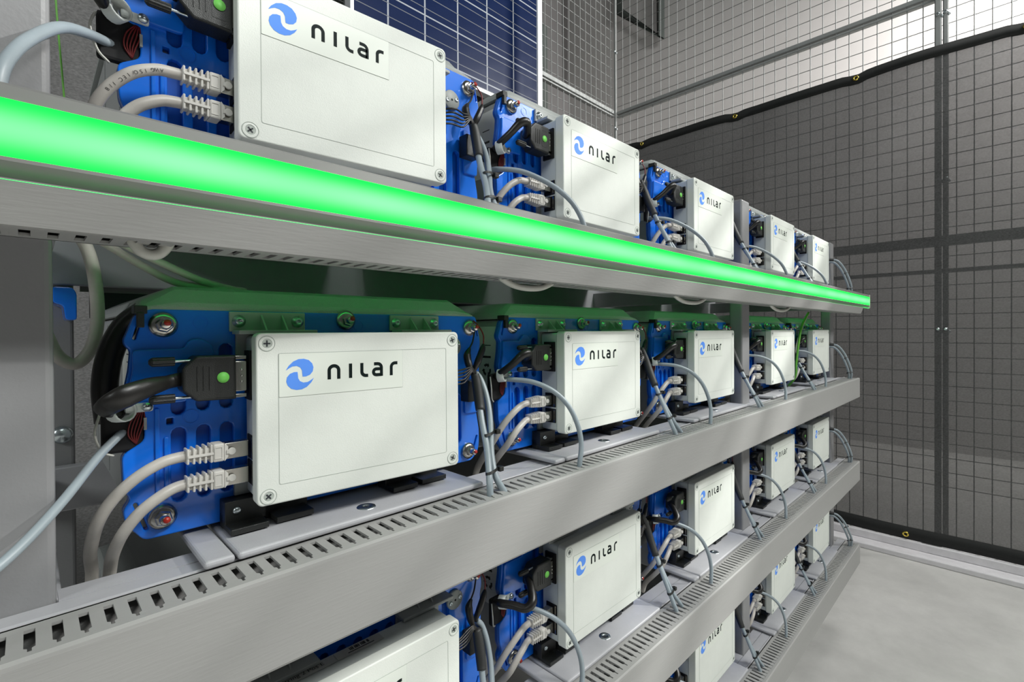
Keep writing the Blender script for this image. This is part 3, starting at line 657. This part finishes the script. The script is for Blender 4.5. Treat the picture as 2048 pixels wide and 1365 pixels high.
mb = MB(); mb.box(-0.0030, 0.0048, 0.3730, 0.3860, -0.0560, -0.0390, 'green_block', 0.0004)
for k in range(5): mb.box(0.0048, 0.0056, 0.3740, 0.3850, -0.0552+k*0.0033, -0.0534+k*0.0033, 'green_block')
tag(mb.build('terminal_block', cbx), 'green terminal block')

# ---- serial cable
SB = (-0.190, 0.38, -0.030)
ser = empty('serial_cable', SB)
mb = MB(); hp = fillet([(-0.1740, -0.0152), (-0.1975, -0.0150), (-0.2055, -0.0230), (-0.2055, -0.0372), (-0.1975, -0.0450), (-0.1740, -0.0455)], 0.0012)
mb.shape(hp, [], 0.3740, 0.3915, 'black', 0.0016, 2)
mb.shape(rr(-0.1870, -0.0395, -0.1785, -0.0210, 0.001), [rr(-0.1867, -0.0392, -0.1788, -0.0213, 0.0009)], 0.37385, 0.3742, 'sleeve')
for k in range(3): mb.box(-0.1975+k*0.0035, -0.1971+k*0.0035, 0.3736, 0.37425, -0.0380, -0.0220, 'black')
mb.build('hood', ser)
mb = MB(); mb.shape(rr(-0.1745, -0.0405, -0.1668, -0.0195, 0.001), [], 0.3765, 0.3890, 'nickel', 0.0005)
for k in range(3): mb.lathe([(0.0009, 0), (0.0007, 0.0006), (0, 0.0007)], (-0.1700, 0.3765, -0.0255-k*0.0042), (0, -1, 0), 'steel', 8, cap=False)
mb.box(-0.1742, -0.1668, 0.3770, 0.3830, -0.0182, -0.0158, 'nickel', 0.0003); mb.box(-0.1742, -0.1668, 0.3770, 0.3830, -0.0448, -0.0424, 'nickel', 0.0003)
tag(mb.build('connector_shell', ser), 'metal connector shell')
for zz in (-0.0182, -0.0422):
    mb = MB(); mb.lathe([(0.0010, 0), (0.0010, 0.012)], (-0.1975, 0.3800, zz), (-1, 0, 0), 'zinc', 10)
    prof = []; seg = 20; vs = []; fs = []
    for d, s_ in ((-0.2088, 1), (-0.2205, 1), (-0.2215, 0.8), (-0.2225, 0.45)):
        for k in range(seg):
            rad = (0.0030 if k % 2 else 0.0026)*s_; a = 2*PI*k/seg; vs.append((d, 0.3800+rad*math.cos(a), zz+rad*math.sin(a)))
    for i in range(3):
        for k in range(seg): fs.append([i*seg+k, i*seg+(k+1) % seg, (i+1)*seg+(k+1) % seg, (i+1)*seg+k])
    fs += [list(range(seg)), [3*seg+k for k in range(seg)]]; mb.add(vs, fs, 'black'); mb.build('thumbscrew', ser)
mb = MB(); mb.lathe([(0.0037, 0), (0.0037, 0.0003), (0, 0.0003)], (-0.1823, 0.3738, -0.0300), (0, -1, 0), 'green_dot', 24, cap=False); dot = tag(mb.build('dot_sticker', ser), 'round green sticker')
index_children()
def variant(o, sub, builder):
    """copy a tree, swapping the mesh of one part"""
    index_children(); c = copy_tree(o); index_children()
    for ch in KIDS.get(c.name, []):
        if ch.name.startswith(sub):
            tmp = builder().build(sub, c); ch.data = tmp.data; bpy.data.objects.remove(tmp); break
    return c
J1 = lambda: MB().tube([(-0.2040, 0.3830, -0.0300), (-0.2130, 0.3780, -0.0312), (-0.2240, 0.3700, -0.0330), (-0.2360, 0.3650, -0.0370), (-0.2430, 0.3690, -0.0420), (-0.2440, 0.3850, -0.0470), (-0.2370, 0.3990, -0.0500)], [0.0048, 0.0044, 0.0060, 0.0070, 0.0062, 0.0052, 0.0045], 'sheath', seg=14, sub=6, flat=0.62)
J2 = lambda: MB().tube([(-0.2040, 0.3830, -0.0300), (-0.2100, 0.3750, -0.0270), (-0.2190, 0.3680, -0.0235), (-0.2270, 0.3700, -0.0265), (-0.2330, 0.3780, -0.0360), (-0.2375, 0.3900, -0.0450), (-0.2370, 0.4000, -0.0500)], [0.0046, 0.0042, 0.0048, 0.0046, 0.0040, 0.0040, 0.0040], 'sheath', seg=12, sub=6)
J3 = lambda: MB().tube([(-0.2040, 0.3830, -0.0300), (-0.2100, 0.3730, -0.0360), (-0.2170, 0.3650, -0.0450), (-0.2250, 0.3680, -0.0500), (-0.2320, 0.3780, -0.0480), (-0.2400, 0.3900, -0.0470), (-0.2400, 0.4000, -0.0490)], [0.0046, 0.0046, 0.0052, 0.0046, 0.0044, 0.0044, 0.0040], 'sheath', seg=12, sub=6)
J2().build('jacket', ser)
# ---- network cable (straight plug into the left of the box); two lengths of bend
def net_cable(zz, path, dz=0.0):
    b = (-0.20, 0.38, zz); root = empty('network_cable', b)
    mb = MB(); mb.box(-0.1870, -0.1655, 0.3782, 0.3862, zz-0.0056, zz+0.0056, 'nickel', 0.0006); tag(mb.build('plug', root), 'metal network plug')
    mb = MB(); mb.box(-0.1880, -0.1810, 0.3765, 0.3880, zz-0.0062, zz+0.0062, 'boot', 0.0012)
    mb.shape(rr(-0.1872, zz-0.0040, -0.1825, zz+0.0040, 0.0004, 2), [rr(-0.1868, zz-0.0036, -0.1829, zz+0.0036, 0.0003, 2)], 0.3761, 0.3767, 'boot')
    mb.prism([(-0.1812, zz-0.0062), (-0.1790, zz-0.0035), (-0.1790, zz+0.0035), (-0.1812, zz+0.0062)], 0.3765, 0.3800, 'y', 'boot')
    mb.shape(circ(-0.1768, zz, 0.0025, 16), [], 0.3755, 0.3772, 'boot', 0.0004); mb.box(-0.1800, -0.1775, 0.3757, 0.3772, zz-0.0013, zz+0.0013, 'boot')
    mb.box(-0.2020, -0.1875, 0.3790, 0.3860, zz-0.0040, zz+0.0040, 'boot', 0.001)
    for k in range(5):
        x = -0.2030+k*0.0034; h = 0.0050+0.0003*k; mb.box(x, x+0.0014, 0.3772, 0.3876, zz-h, zz+h, 'boot', 0.0006)
    mb.box(-0.2025, -0.1875, 0.3768, 0.3782, zz-0.0008, zz+0.0008, 'boot')
    mb.build('boot', root)
    mb = MB(); mb.tube([(-0.1990, 0.3825, zz)]+path, 0.0036, 'cable_beige', seg=12, sub=6); mb.build('jacket', root)
    return root
net_a = net_cable(-0.0815, [(-0.2080, 0.3825, -0.0818), (-0.2170, 0.3815, -0.0835), (-0.2290, 0.3815, -0.0900), (-0.2400, 0.3850, -0.1015), (-0.2470, 0.3910, -0.1160), (-0.2495, 0.4060, -0.1370), (-0.2480, 0.4200, -0.1550), (-0.2480, 0.4250, -0.1700)])
net_b = net_cable(-0.1000, [(-0.2080, 0.3820, -0.1008), (-0.2160, 0.3800, -0.1035), (-0.2270, 0.3795, -0.1110), (-0.2355, 0.3830, -0.1230), (-0.2395, 0.3950, -0.1390), (-0.2400, 0.4080, -0.1550), (-0.2400, 0.4130, -0.1700)])
# ---- loop cable arching over the box into the duct
lp = empty('grey_cable', (-0.20, 0.35, -0.10))
MB().tube([(-0.2320, 0.4030, -0.0530), (-0.2250, 0.3880, -0.0535), (-0.2110, 0.3680, -0.0560), (-0.1960, 0.3510, -0.0660), (-0.1830, 0.3400, -0.0830), (-0.1760, 0.3330, -0.1040), (-0.1750, 0.3290, -0.1240), (-0.1800, 0.3270, -0.1420), (-0.1830, 0.3280, -0.1600)], 0.0028, 'cable_grey', seg=12, sub=6).build('jacket', lp)
lp0 = empty('grey_cable', (-0.20, 0.35, -0.10))
MB().tube([(-0.2400, 0.4050, -0.0720), (-0.2370, 0.3920, -0.0730), (-0.2180, 0.3740, -0.0760), (-0.1960, 0.3530, -0.0900), (-0.1820, 0.3370, -0.1080), (-0.1740, 0.3290, -0.1260), (-0.1700, 0.3260, -0.1420), (-0.1690, 0.3260, -0.1600)], 0.0028, 'cable_grey', seg=12, sub=6).build('jacket', lp0)
# ---- two sensor cables and their black sleeve, two ties
sa = empty('sensor_cable', (0.04, 0.36, -0.10))
MB().tube([(0.0470, 0.3780, -0.0500), (0.0450, 0.3720, -0.0700), (0.0400, 0.3620, -0.0890), (0.0340, 0.3490, -0.1080), (0.0260, 0.3370, -0.1240), (0.0200, 0.3290, -0.1390), (0.0190, 0.3260, -0.1600)], 0.0031, 'cable_grey', seg=12).build('jacket', sa)
MB().tube([(0.0455, 0.3790, -0.0430), (0.0462, 0.3770, -0.0520), (0.0446, 0.3710, -0.0715), (0.0430, 0.3680, -0.0780)], [0.0042, 0.0050, 0.0049, 0.0046], 'sleeve', seg=14).build('sleeve', sa)
mb = MB()
for k in range(5):
    z0 = -0.0530+k*0.0033; mb.tube([(0.0050, 0.3790, z0), (0.0160, 0.3760-0.001*k, z0+0.002), (0.0300, 0.3760, z0+0.003), (0.0400, 0.3770, -0.0400+0.001*k), (0.0440+0.0008*k, 0.3785, -0.0440)], 0.0009, 'sheath', seg=6, sub=4)
mb.tube([(0.0440, 0.3790, -0.0450), (0.0430, 0.3850, -0.0340), (0.0440, 0.3890, -0.0240), (0.0480, 0.3900, -0.0170)], [0.0016, 0.0038, 0.0040, 0.0016], 'sheath', seg=8)
mb.tube([(0.0480, 0.3900, -0.0170), (0.0540, 0.3920, -0.0100), (0.0600, 0.3960, 0.0020), (0.0620, 0.3990, 0.0110)], 0.0009, 'sheath', seg=6)
mb.build('wires', sa)
sb_ = empty('sensor_cable', (0.05, 0.36, -0.10))
MB().tube([(0.0560, 0.3900, -0.0430), (0.0610, 0.3880, -0.0500), (0.0610, 0.3800, -0.0640), (0.0560, 0.3690, -0.0820), (0.0460, 0.3560, -0.1010), (0.0360, 0.3440, -0.1180), (0.0310, 0.3330, -0.1340), (0.0360, 0.3270, -0.1480), (0.0440, 0.3260, -0.1600)], 0.0031, 'cable_grey', seg=12).build('jacket', sb_)
mb = MB(); mb.tube([(0.0560, 0.3900, -0.0430), (0.0540, 0.3900, -0.0400), (0.0580, 0.3880, -0.0300), (0.0640, 0.3880, -0.0180), (0.0655, 0.3880, -0.0130)], [0.0014, 0.0026, 0.0036, 0.0032, 0.0014], 'sheath', seg=8)
mb.tube([(0.0655, 0.3880, -0.0130), (0.0660, 0.3890, -0.0030), (0.0630, 0.3930, 0.0060), (0.0590, 0.3970, 0.0120)], 0.0008, 'wire_red', seg=6)
tag(mb.build('wires', sb_), 'red and black wire ends')
def tie(p, u, name='cable_tie'):
    """black tie around two cables; p centre, u direction across"""
    root_b = p; mb = MB(); P = Vector(p); A = Vector(u).normalized(); D = Vector((-0.25, -0.35, -0.9)).normalized(); Nn = A.cross(D).normalized()
    n = 20; vs = []; fs = []
    for k in range(n):
        a = 2*PI*k/n
        for rr_, dd in ((0, -1), (0, 1), (0.0008, 1), (0.0008, -1)):
            vs.append(P+A*math.cos(a)*(0.0082+rr_)+Nn*math.sin(a)*(0.0042+rr_)+D*dd*0.0013)
    for k in range(n):
        for j in range(4): fs.append([k*4+j, k*4+(j+1) % 4, ((k+1) % n)*4+(j+1) % 4, ((k+1) % n)*4+j])
    mb.add(vs, fs, 'black'); o = mb.build(name, base=root_b)
    return o
ties = [tie((0.0425, 0.3545, -0.0990), (0.012, 0.006, 0.001)), tie((0.0280, 0.3350, -0.1290), (0.010, 0.004, 0.001))]
for t in ties:
    p = Vector(t['_b']); mb = MB(); mb.box(p.x+0.0070, p.x+0.0120, p.y-0.004, p.y+0.0015, p.z-0.0018, p.z+0.0028, 'black', 0.0005); mb.build('tie_head', t)
# tie in the top-left corner slot of each plate
ct = MB(); ct.box(-0.2275, -0.2205, 0.3955, 0.4075, 0.0130, 0.0185, 'black', 0.0006); ct.box(-0.2262, -0.2222, 0.3950, 0.3990, 0.0040, 0.0140, 'black', 0.0005)
ctie = ct.build('cable_tie', base=(-0.224, 0.401, 0.0155))
# support plate
sp_ = empty('support_plate', (-0.09, 0.40, -0.1430))
mb = MB()
for a, b, y0 in ((-0.2010, -0.1838, 0.3435), (-0.1822, 0.0260, 0.3435)):
    mb.box(a, b, y0, 0.72, -0.1455, -0.1405, 'plate', 0.0022, 3)
mb.build('sheet', sp_)
mb = MB(); mb.lathe([(0.0075, 0), (0.0072, 0.0005), (0.0030, 0.0008), (0.0028, 0.0002), (0.0, 0.0002)], (-0.0840, 0.3620, -0.1405), (0, 0, 1), 'zinc', 20, cap=False)
mb.box(-0.0860, -0.0820, 0.3615, 0.3625, -0.1403, -0.1400, 'dark_metal'); mb.box(-0.0845, -0.0835, 0.3600, 0.3640, -0.1403, -0.1400, 'dark_metal'); mb.build('flat_screw', sp_)

# ------------------------------------------------------------------ place the units
COLN = ['nearest the camera', 'second from the camera', 'third from the camera', 'fourth from the camera', 'farthest from the camera']
ROWN = ['top level', 'second level', 'third level', 'lowest level']
units = [(r, c) for r in range(4) for c in range(5) if not (r == 3 and c < 2)]
protos = [(pack, 'battery pack', 'blue-fronted battery pack {c} on the {r}', 'blue battery packs on the rack'),
          (cbx, 'control box', 'white control box with swirl logo, {c} on the {r}', 'white control boxes on the battery packs'),
          (ser, 'cable', 'black serial cable in the control box {c}, {r}', 'black serial cables'),
          (net_a, 'cable', 'upper beige network cable, control box {c}, {r}', 'beige network cables'),
          (net_b, 'cable', 'lower beige network cable, control box {c}, {r}', 'beige network cables'),
          (lp, 'cable', 'grey cable arching in front of control box {c}, {r}', 'grey cables arching into the ducts'),
          (sa, 'cable', 'black-sleeved grey sensor cable, right of control box {c}, {r}', 'grey sensor cables'),
          (sb_, 'cable', 'plain grey sensor cable, right of control box {c}, {r}', 'grey sensor cables'),
          (ties[0], 'cable tie', 'upper black tie on the sensor cables, control box {c}, {r}', 'black cable ties'),
          (ties[1], 'cable tie', 'lower black tie on the sensor cables, control box {c}, {r}', 'black cable ties'),
          (ctie, 'cable tie', 'black tie in the corner slot, battery pack {c}, {r}', 'black cable ties'),
          (sp_, 'plate', 'flat grey support plate under the battery pack {c}, {r}', 'support plates')]
TW = {(1, 0): (0.002, -0.005, -0.07), (0, 0): (-0.007, -0.002, -0.06), (2, 0): (0.0, -0.010, 0.0)}     # per unit: dx, dy, turn of the control box
ser1 = variant(ser, 'jacket', J1); ser3 = variant(ser, 'jacket', J3)
def sens_variant(o, jk, sl=None):
    v = variant(o, 'jacket', jk)
    return variant2(v, 'sleeve', sl) if sl else v
def variant2(v, sub, builder):
    index_children()
    for ch in KIDS.get(v.name, []):
        if ch.name.startswith(sub):
            tmp = builder().build(sub, v); ch.data = tmp.data; bpy.data.objects.remove(tmp); break
    return v
PA = [(0.0535, 0.387, -0.0250), (0.0545, 0.3780, -0.0560), (0.0500, 0.3620, -0.0850), (0.0455, 0.3450, -0.1150), (0.0435, 0.3330, -0.1370), (0.0440, 0.3285, -0.1480), (0.0450, 0.3280, -0.1600)]
PBb = [(0.0600, 0.3900, -0.0420), (0.0630, 0.3830, -0.0540), (0.0590, 0.3700, -0.0800), (0.0525, 0.3510, -0.1080), (0.0530, 0.3380, -0.1290), (0.0620, 0.3300, -0.1470), (0.0680, 0.3280, -0.1600)]
sa2 = sens_variant(sa, lambda: MB().tube(PA[1:], 0.0030, 'cable_grey', seg=12), lambda: MB().tube([(0.0490, 0.3870, -0.0260), (0.0540, 0.3830, -0.0420), (0.0545, 0.3760, -0.0600), (0.0505, 0.3640, -0.0820)], [0.0044, 0.0056, 0.0056, 0.0050], 'sleeve', seg=14))
sb2 = sens_variant(sb_, lambda: MB().tube(PBb, 0.0030, 'cable_grey', seg=12))
PE = [(0.0480, 0.3850, -0.0430), (0.0550, 0.3674, -0.0440), (0.0610, 0.3506, -0.0480), (0.0750, 0.3370, -0.0700), (0.0900, 0.3275, -0.1014), (0.1040, 0.3240, -0.1274), (0.1090, 0.3265, -0.1480), (0.1100, 0.3270, -0.1600)]
sa5 = sens_variant(sa, lambda: MB().tube(PE, 0.0030, 'cable_grey', seg=12), lambda: MB().tube([(0.0480, 0.3880, -0.0430), (0.0500, 0.3800, -0.0430), (0.0540, 0.3700, -0.0438), (0.0580, 0.3600, -0.0450)], [0.0044, 0.0050, 0.0050, 0.0046], 'sleeve', seg=14))
sb5 = sens_variant(sb_, lambda: MB().tube([(x-0.0035, y+0.006, z-0.006) for x, y, z in PE[:-1]]+[(0.103, 0.333, -0.16)], 0.0030, 'cable_grey', seg=12))
t5 = [tie((0.0810, 0.3350, -0.0850), (0.010, -0.012, 0.006)), tie((0.1010, 0.3280, -0.1290), (0.010, -0.012, 0.002))]
t2 = [tie((0.0525, 0.3590, -0.0920), (0.012, 0.003, 0.002)), tie((0.0485, 0.3400, -0.1240), (0.012, 0.003, 0.002))]
for t in t5+t2:
    p = Vector(t['_b']); mb = MB(); mb.box(p.x+0.0070, p.x+0.0120, p.y-0.004, p.y+0.0015, p.z-0.0018, p.z+0.0028, 'black', 0.0005); mb.build('tie_head', t)
SWAP = {sa.name: (sa2, sa5), sb_.name: (sb2, sb5), ties[0].name: (t2[0], t5[0]), ties[1].name: (t2[1], t5[1])}
index_children()
used = set()
for (r, c) in units:
    for (po, cat, lab, grp) in protos:
        if po is lp and c == 0: continue
        if po is sp_ and (r, c) == (2, 0): continue
        src = po
        if po is ser:
            src = ser1 if (c == 0) else (ser3 if r >= 2 else ser)
        if po is lp and r == 0: src = lp0
        if po.name in SWAP and c: src = SWAP[po.name][1 if c == 4 else 0]
        key = src.name
        if key in used: o = copy_tree(src)
        else: used.add(key); o = src
        b = Vector(src['_b'])
        dx, dy, rot = TW.get((r, c), (0, 0, 0))
        if po is not cbx: rot = 0; dx = dy = 0
        o.location = Vector((BX[c]+dx, dy, ROWZ[r]+ZE-(0.0085 if (r, c) == (2, 0) else 0)))+b; o.rotation_euler = (0, 0, rot)
        tag(o, lab.format(c=COLN[c], r=ROWN[r]), cat, grp)
index_children()
# ------------------------------------------------------------------ one-off cables
def cable(pts, rad, m, label, name='loose_cable', seg=12, extra=None):
    p = pts[len(pts)//2]; mb = MB(); mb.tube(pts, rad, m, seg=seg, sub=7); o = mb.build(name, base=p); return tag(o, label, 'cable')
cable([(0.045, 0.405, -0.062), (0.0300, 0.390, -0.0745), (0.0120, 0.366, -0.093), (-0.006, 0.345, -0.108), (-0.022, 0.333, -0.117), (-0.05, 0.320, -0.128), (-0.09, 0.31, -0.14)], 0.0026, 'cable_grey', 'thick grey cable slanting down across the left post, second level')
cable([(0.0450, 0.410, 0.1880), (0.0408, 0.405, 0.186), (0.0284, 0.393, 0.1829), (0.0141, 0.366, 0.1690), (0.0019, 0.348, 0.1500), (-0.0052, 0.336, 0.1335), (-0.0084, 0.330, 0.1200), (-0.010, 0.328, 0.100)], 0.0030, 'cable_grey', 'thick grey cable crossing the left post on the top level')
cable([(0.0200, 0.45, 0.095), (0.0233, 0.45, 0.0734), (0.0297, 0.45, 0.0587), (0.0335, 0.45, 0.0381), (0.0346, 0.45, 0.010), (0.0310, 0.45, -0.010), (0.0230, 0.45, -0.0205), (0.0140, 0.45, -0.015), (0.008, 0.45, 0.0)], 0.0040, 'cable_beige', 'thick beige cable looping down beside the left post')
cable([(0.0200, 0.43, 0.085), (0.0247, 0.43, 0.0705), (0.0387, 0.43, 0.0607), (0.0605, 0.44, 0.0483), (0.0818, 0.445, 0.0385), (0.1093, 0.45, 0.0368), (0.135, 0.47, 0.0370)], 0.0028, 'cable_beige', 'lower of two beige cables hanging over the nearest battery pack')
cable([(0.0230, 0.42, 0.080), (0.0328, 0.42, 0.0685), (0.0470, 0.42, 0.0604), (0.0650, 0.43, 0.0531), (0.0916, 0.44, 0.0425), (0.1093, 0.45, 0.0385), (0.130, 0.47, 0.0370)], 0.0028, 'cable_beige', 'upper of two beige cables hanging over the nearest battery pack')
cable([(0.0123, 0.42, 0.262), (0.0142, 0.42, 0.205), (0.0173, 0.42, 0.150), (0.0178, 0.42, 0.120)], 0.0006, 'cable_earth', 'thin green line beside the left post, top level', name='green_line', seg=6)  # thin green tube drawn as a line beside the post
for x0_, x1_, row, dip, lab in ((0.040, 0.057, 0, 0.004, 'white cable loop hanging under the top duct, nearest the camera'), (0.314, 0.390, 0, 0.005, 'white cable loop hanging under the top duct, second from the camera'),
               (0.655, 0.760, 0, 0.006, 'white cable loop hanging under the top duct, third from the camera'), (1.06, 1.19, 0, 0.007, 'white cable loop hanging under the top duct, fourth from the camera'),
               (1.06, 1.12, 1, 0.008, 'white cable loop hanging under the second-level duct')):
    z = ROWZ[row]+ZL-0.0562; xm = (x0_+x1_)/2; hw = (x1_-x0_)/2
    cable([(x0_-0.002, 0.333, z+0.012), (x0_, 0.333, z+0.003), (xm-hw*0.55, 0.333, z-dip*0.8), (xm, 0.333, z-dip-0.001), (xm+hw*0.55, 0.333, z-dip*0.8), (x1_, 0.333, z+0.003), (x1_+0.002, 0.333, z+0.012)], 0.0030, 'cable_white', lab)
cable([(1.44, 0.36, 0.045), (1.40, 0.365, 0.010), (1.375, 0.366, -0.035), (1.36, 0.367, -0.08), (1.352, 0.369, -0.12), (1.352, 0.40, -0.16)], 0.0028, 'cable_earth', 'green and yellow earth cable hanging between the two farthest boxes', name='earth_cable')
cable([(1.46, 0.365, 0.045), (1.425, 0.37, 0.010), (1.385, 0.372, -0.035), (1.368, 0.374, -0.08), (1.360, 0.376, -0.12), (1.360, 0.41, -0.16)], 0.0024, 'cable_beige', 'beige cable hanging beside the green and yellow earth cable')
cable([(0.058, 0.425, 0.016), (0.048, 0.430, 0.006), (0.040, 0.430, -0.012), (0.0365, 0.430, -0.035), (0.038, 0.430, -0.060)], 0.0075, 'sheath', 'thick black cable behind the left edge of the nearest second-level battery pack', name='black_cable')
# blue clip on the rear post
mb = MB(); mb.shape(fillet([(0.018, 0.0500), (0.0335, 0.0500), (0.0370, 0.0440), (0.0370, 0.0150), (0.0280, 0.0150), (0.0265, 0.0300), (0.018, 0.0330)], 0.003), [], 0.70, 0.748, 'blue', 0.001)
mb.shape(rr(0.0120, 0.0200, 0.0185, 0.0900, 0.003), [], 0.70, 0.72, 'blue', 0.001)
tag(mb.build('hook_clip', base=(0.027, 0.72, 0.03)), 'small blue clip hooked on the rear post behind the left post', 'clip')
# printed text along the upper network cable of the nearest top-level unit
pth = [Vector(p) for p in ((-0.2080, 0.3825, -0.0818), (-0.2170, 0.3815, -0.0835), (-0.2290, 0.3815, -0.0900), (-0.2400, 0.3850, -0.1015), (-0.2470, 0.3910, -0.1160))]
def along(d):
    for a, b in zip(pth, pth[1:]):
        l = (b-a).length
        if d <= l: return a.lerp(b, d/l), (b-a).normalized()
        d -= l
    return pth[-1], (pth[-1]-pth[-2]).normalized()
mb = MB(); d = 0.006
for ch in 'AWG ISO/IEC 118':
    p, t = along(d); view = (Vector((-BX[0], 0, -ROWZ[0]))-p).normalized(); nrm = (view-t*view.dot(t)).normalized()
    up_ = nrm.cross(t).normalized(); o_ = p+nrm*0.00375-up_*0.0011
    m4 = Matrix((t, up_, nrm)).transposed().to_4x4(); m4.translation = o_
    if ch != ' ': mb.text(ch, 0.0030, m4, 'ink')
    d += 0.0024
nc = [o for o in COL.objects if o.get('label', '') == 'upper beige network cable, control box nearest the camera, top level'][0]
pr = mb.build('print', base=(0, 0, 0)); pr.parent = nc; pr.location = Vector((BX[0], 0, ROWZ[0]+ZE))-Vector(nc.location); tag(pr, 'black printed letters along the cable')
# position label on the nearest box of the third level
mb = MB(); zt = ROWZ[2]+0.0001-0.0085; x1 = BX[0]
ya, yb = 0.3740, 0.3845
mb.box(0.114, 0.1725, ya, yb, zt-0.0016, zt-0.0013, 'position'); mb.box(0.1735, 0.214, ya, yb, zt-0.0016, zt-0.0013, 'position')
mt = Matrix.Translation((0.1155, ya+0.0030, zt-0.0010)); mb.text('A1.10 String 2 Pos E', 0.0058, mt, 'ink')
for k in range(16):
    if k % 5 != 3: mb.box(0.186+k*0.0011, 0.186+k*0.0011+0.0005*(1+(k*7 % 3)*0.3), ya+0.0050, ya+0.0085, zt-0.0013, zt-0.0010, 'ink')
mb.box(0.183, 0.206, ya+0.0025, ya+0.0031, zt-0.0013, zt-0.0010, 'ink')
for o in list(COL.objects):
    if o.name.startswith('control_box') and o.get('label', '') == 'white control box with swirl logo, nearest the camera on the third level':
        lb = mb.build('position_label', base=(0, 0, 0)); lb.parent = o; lb.location = -Vector(o.location)+Vector((0, 0, ZE)); tag(lb, 'printed label A1.10 String 2 Pos E')
for o in COL.objects:
    if '_b' in o.keys(): del o['_b']
for t in list(COL.objects):
    if t.name.startswith('tmp'): bpy.data.objects.remove(t)
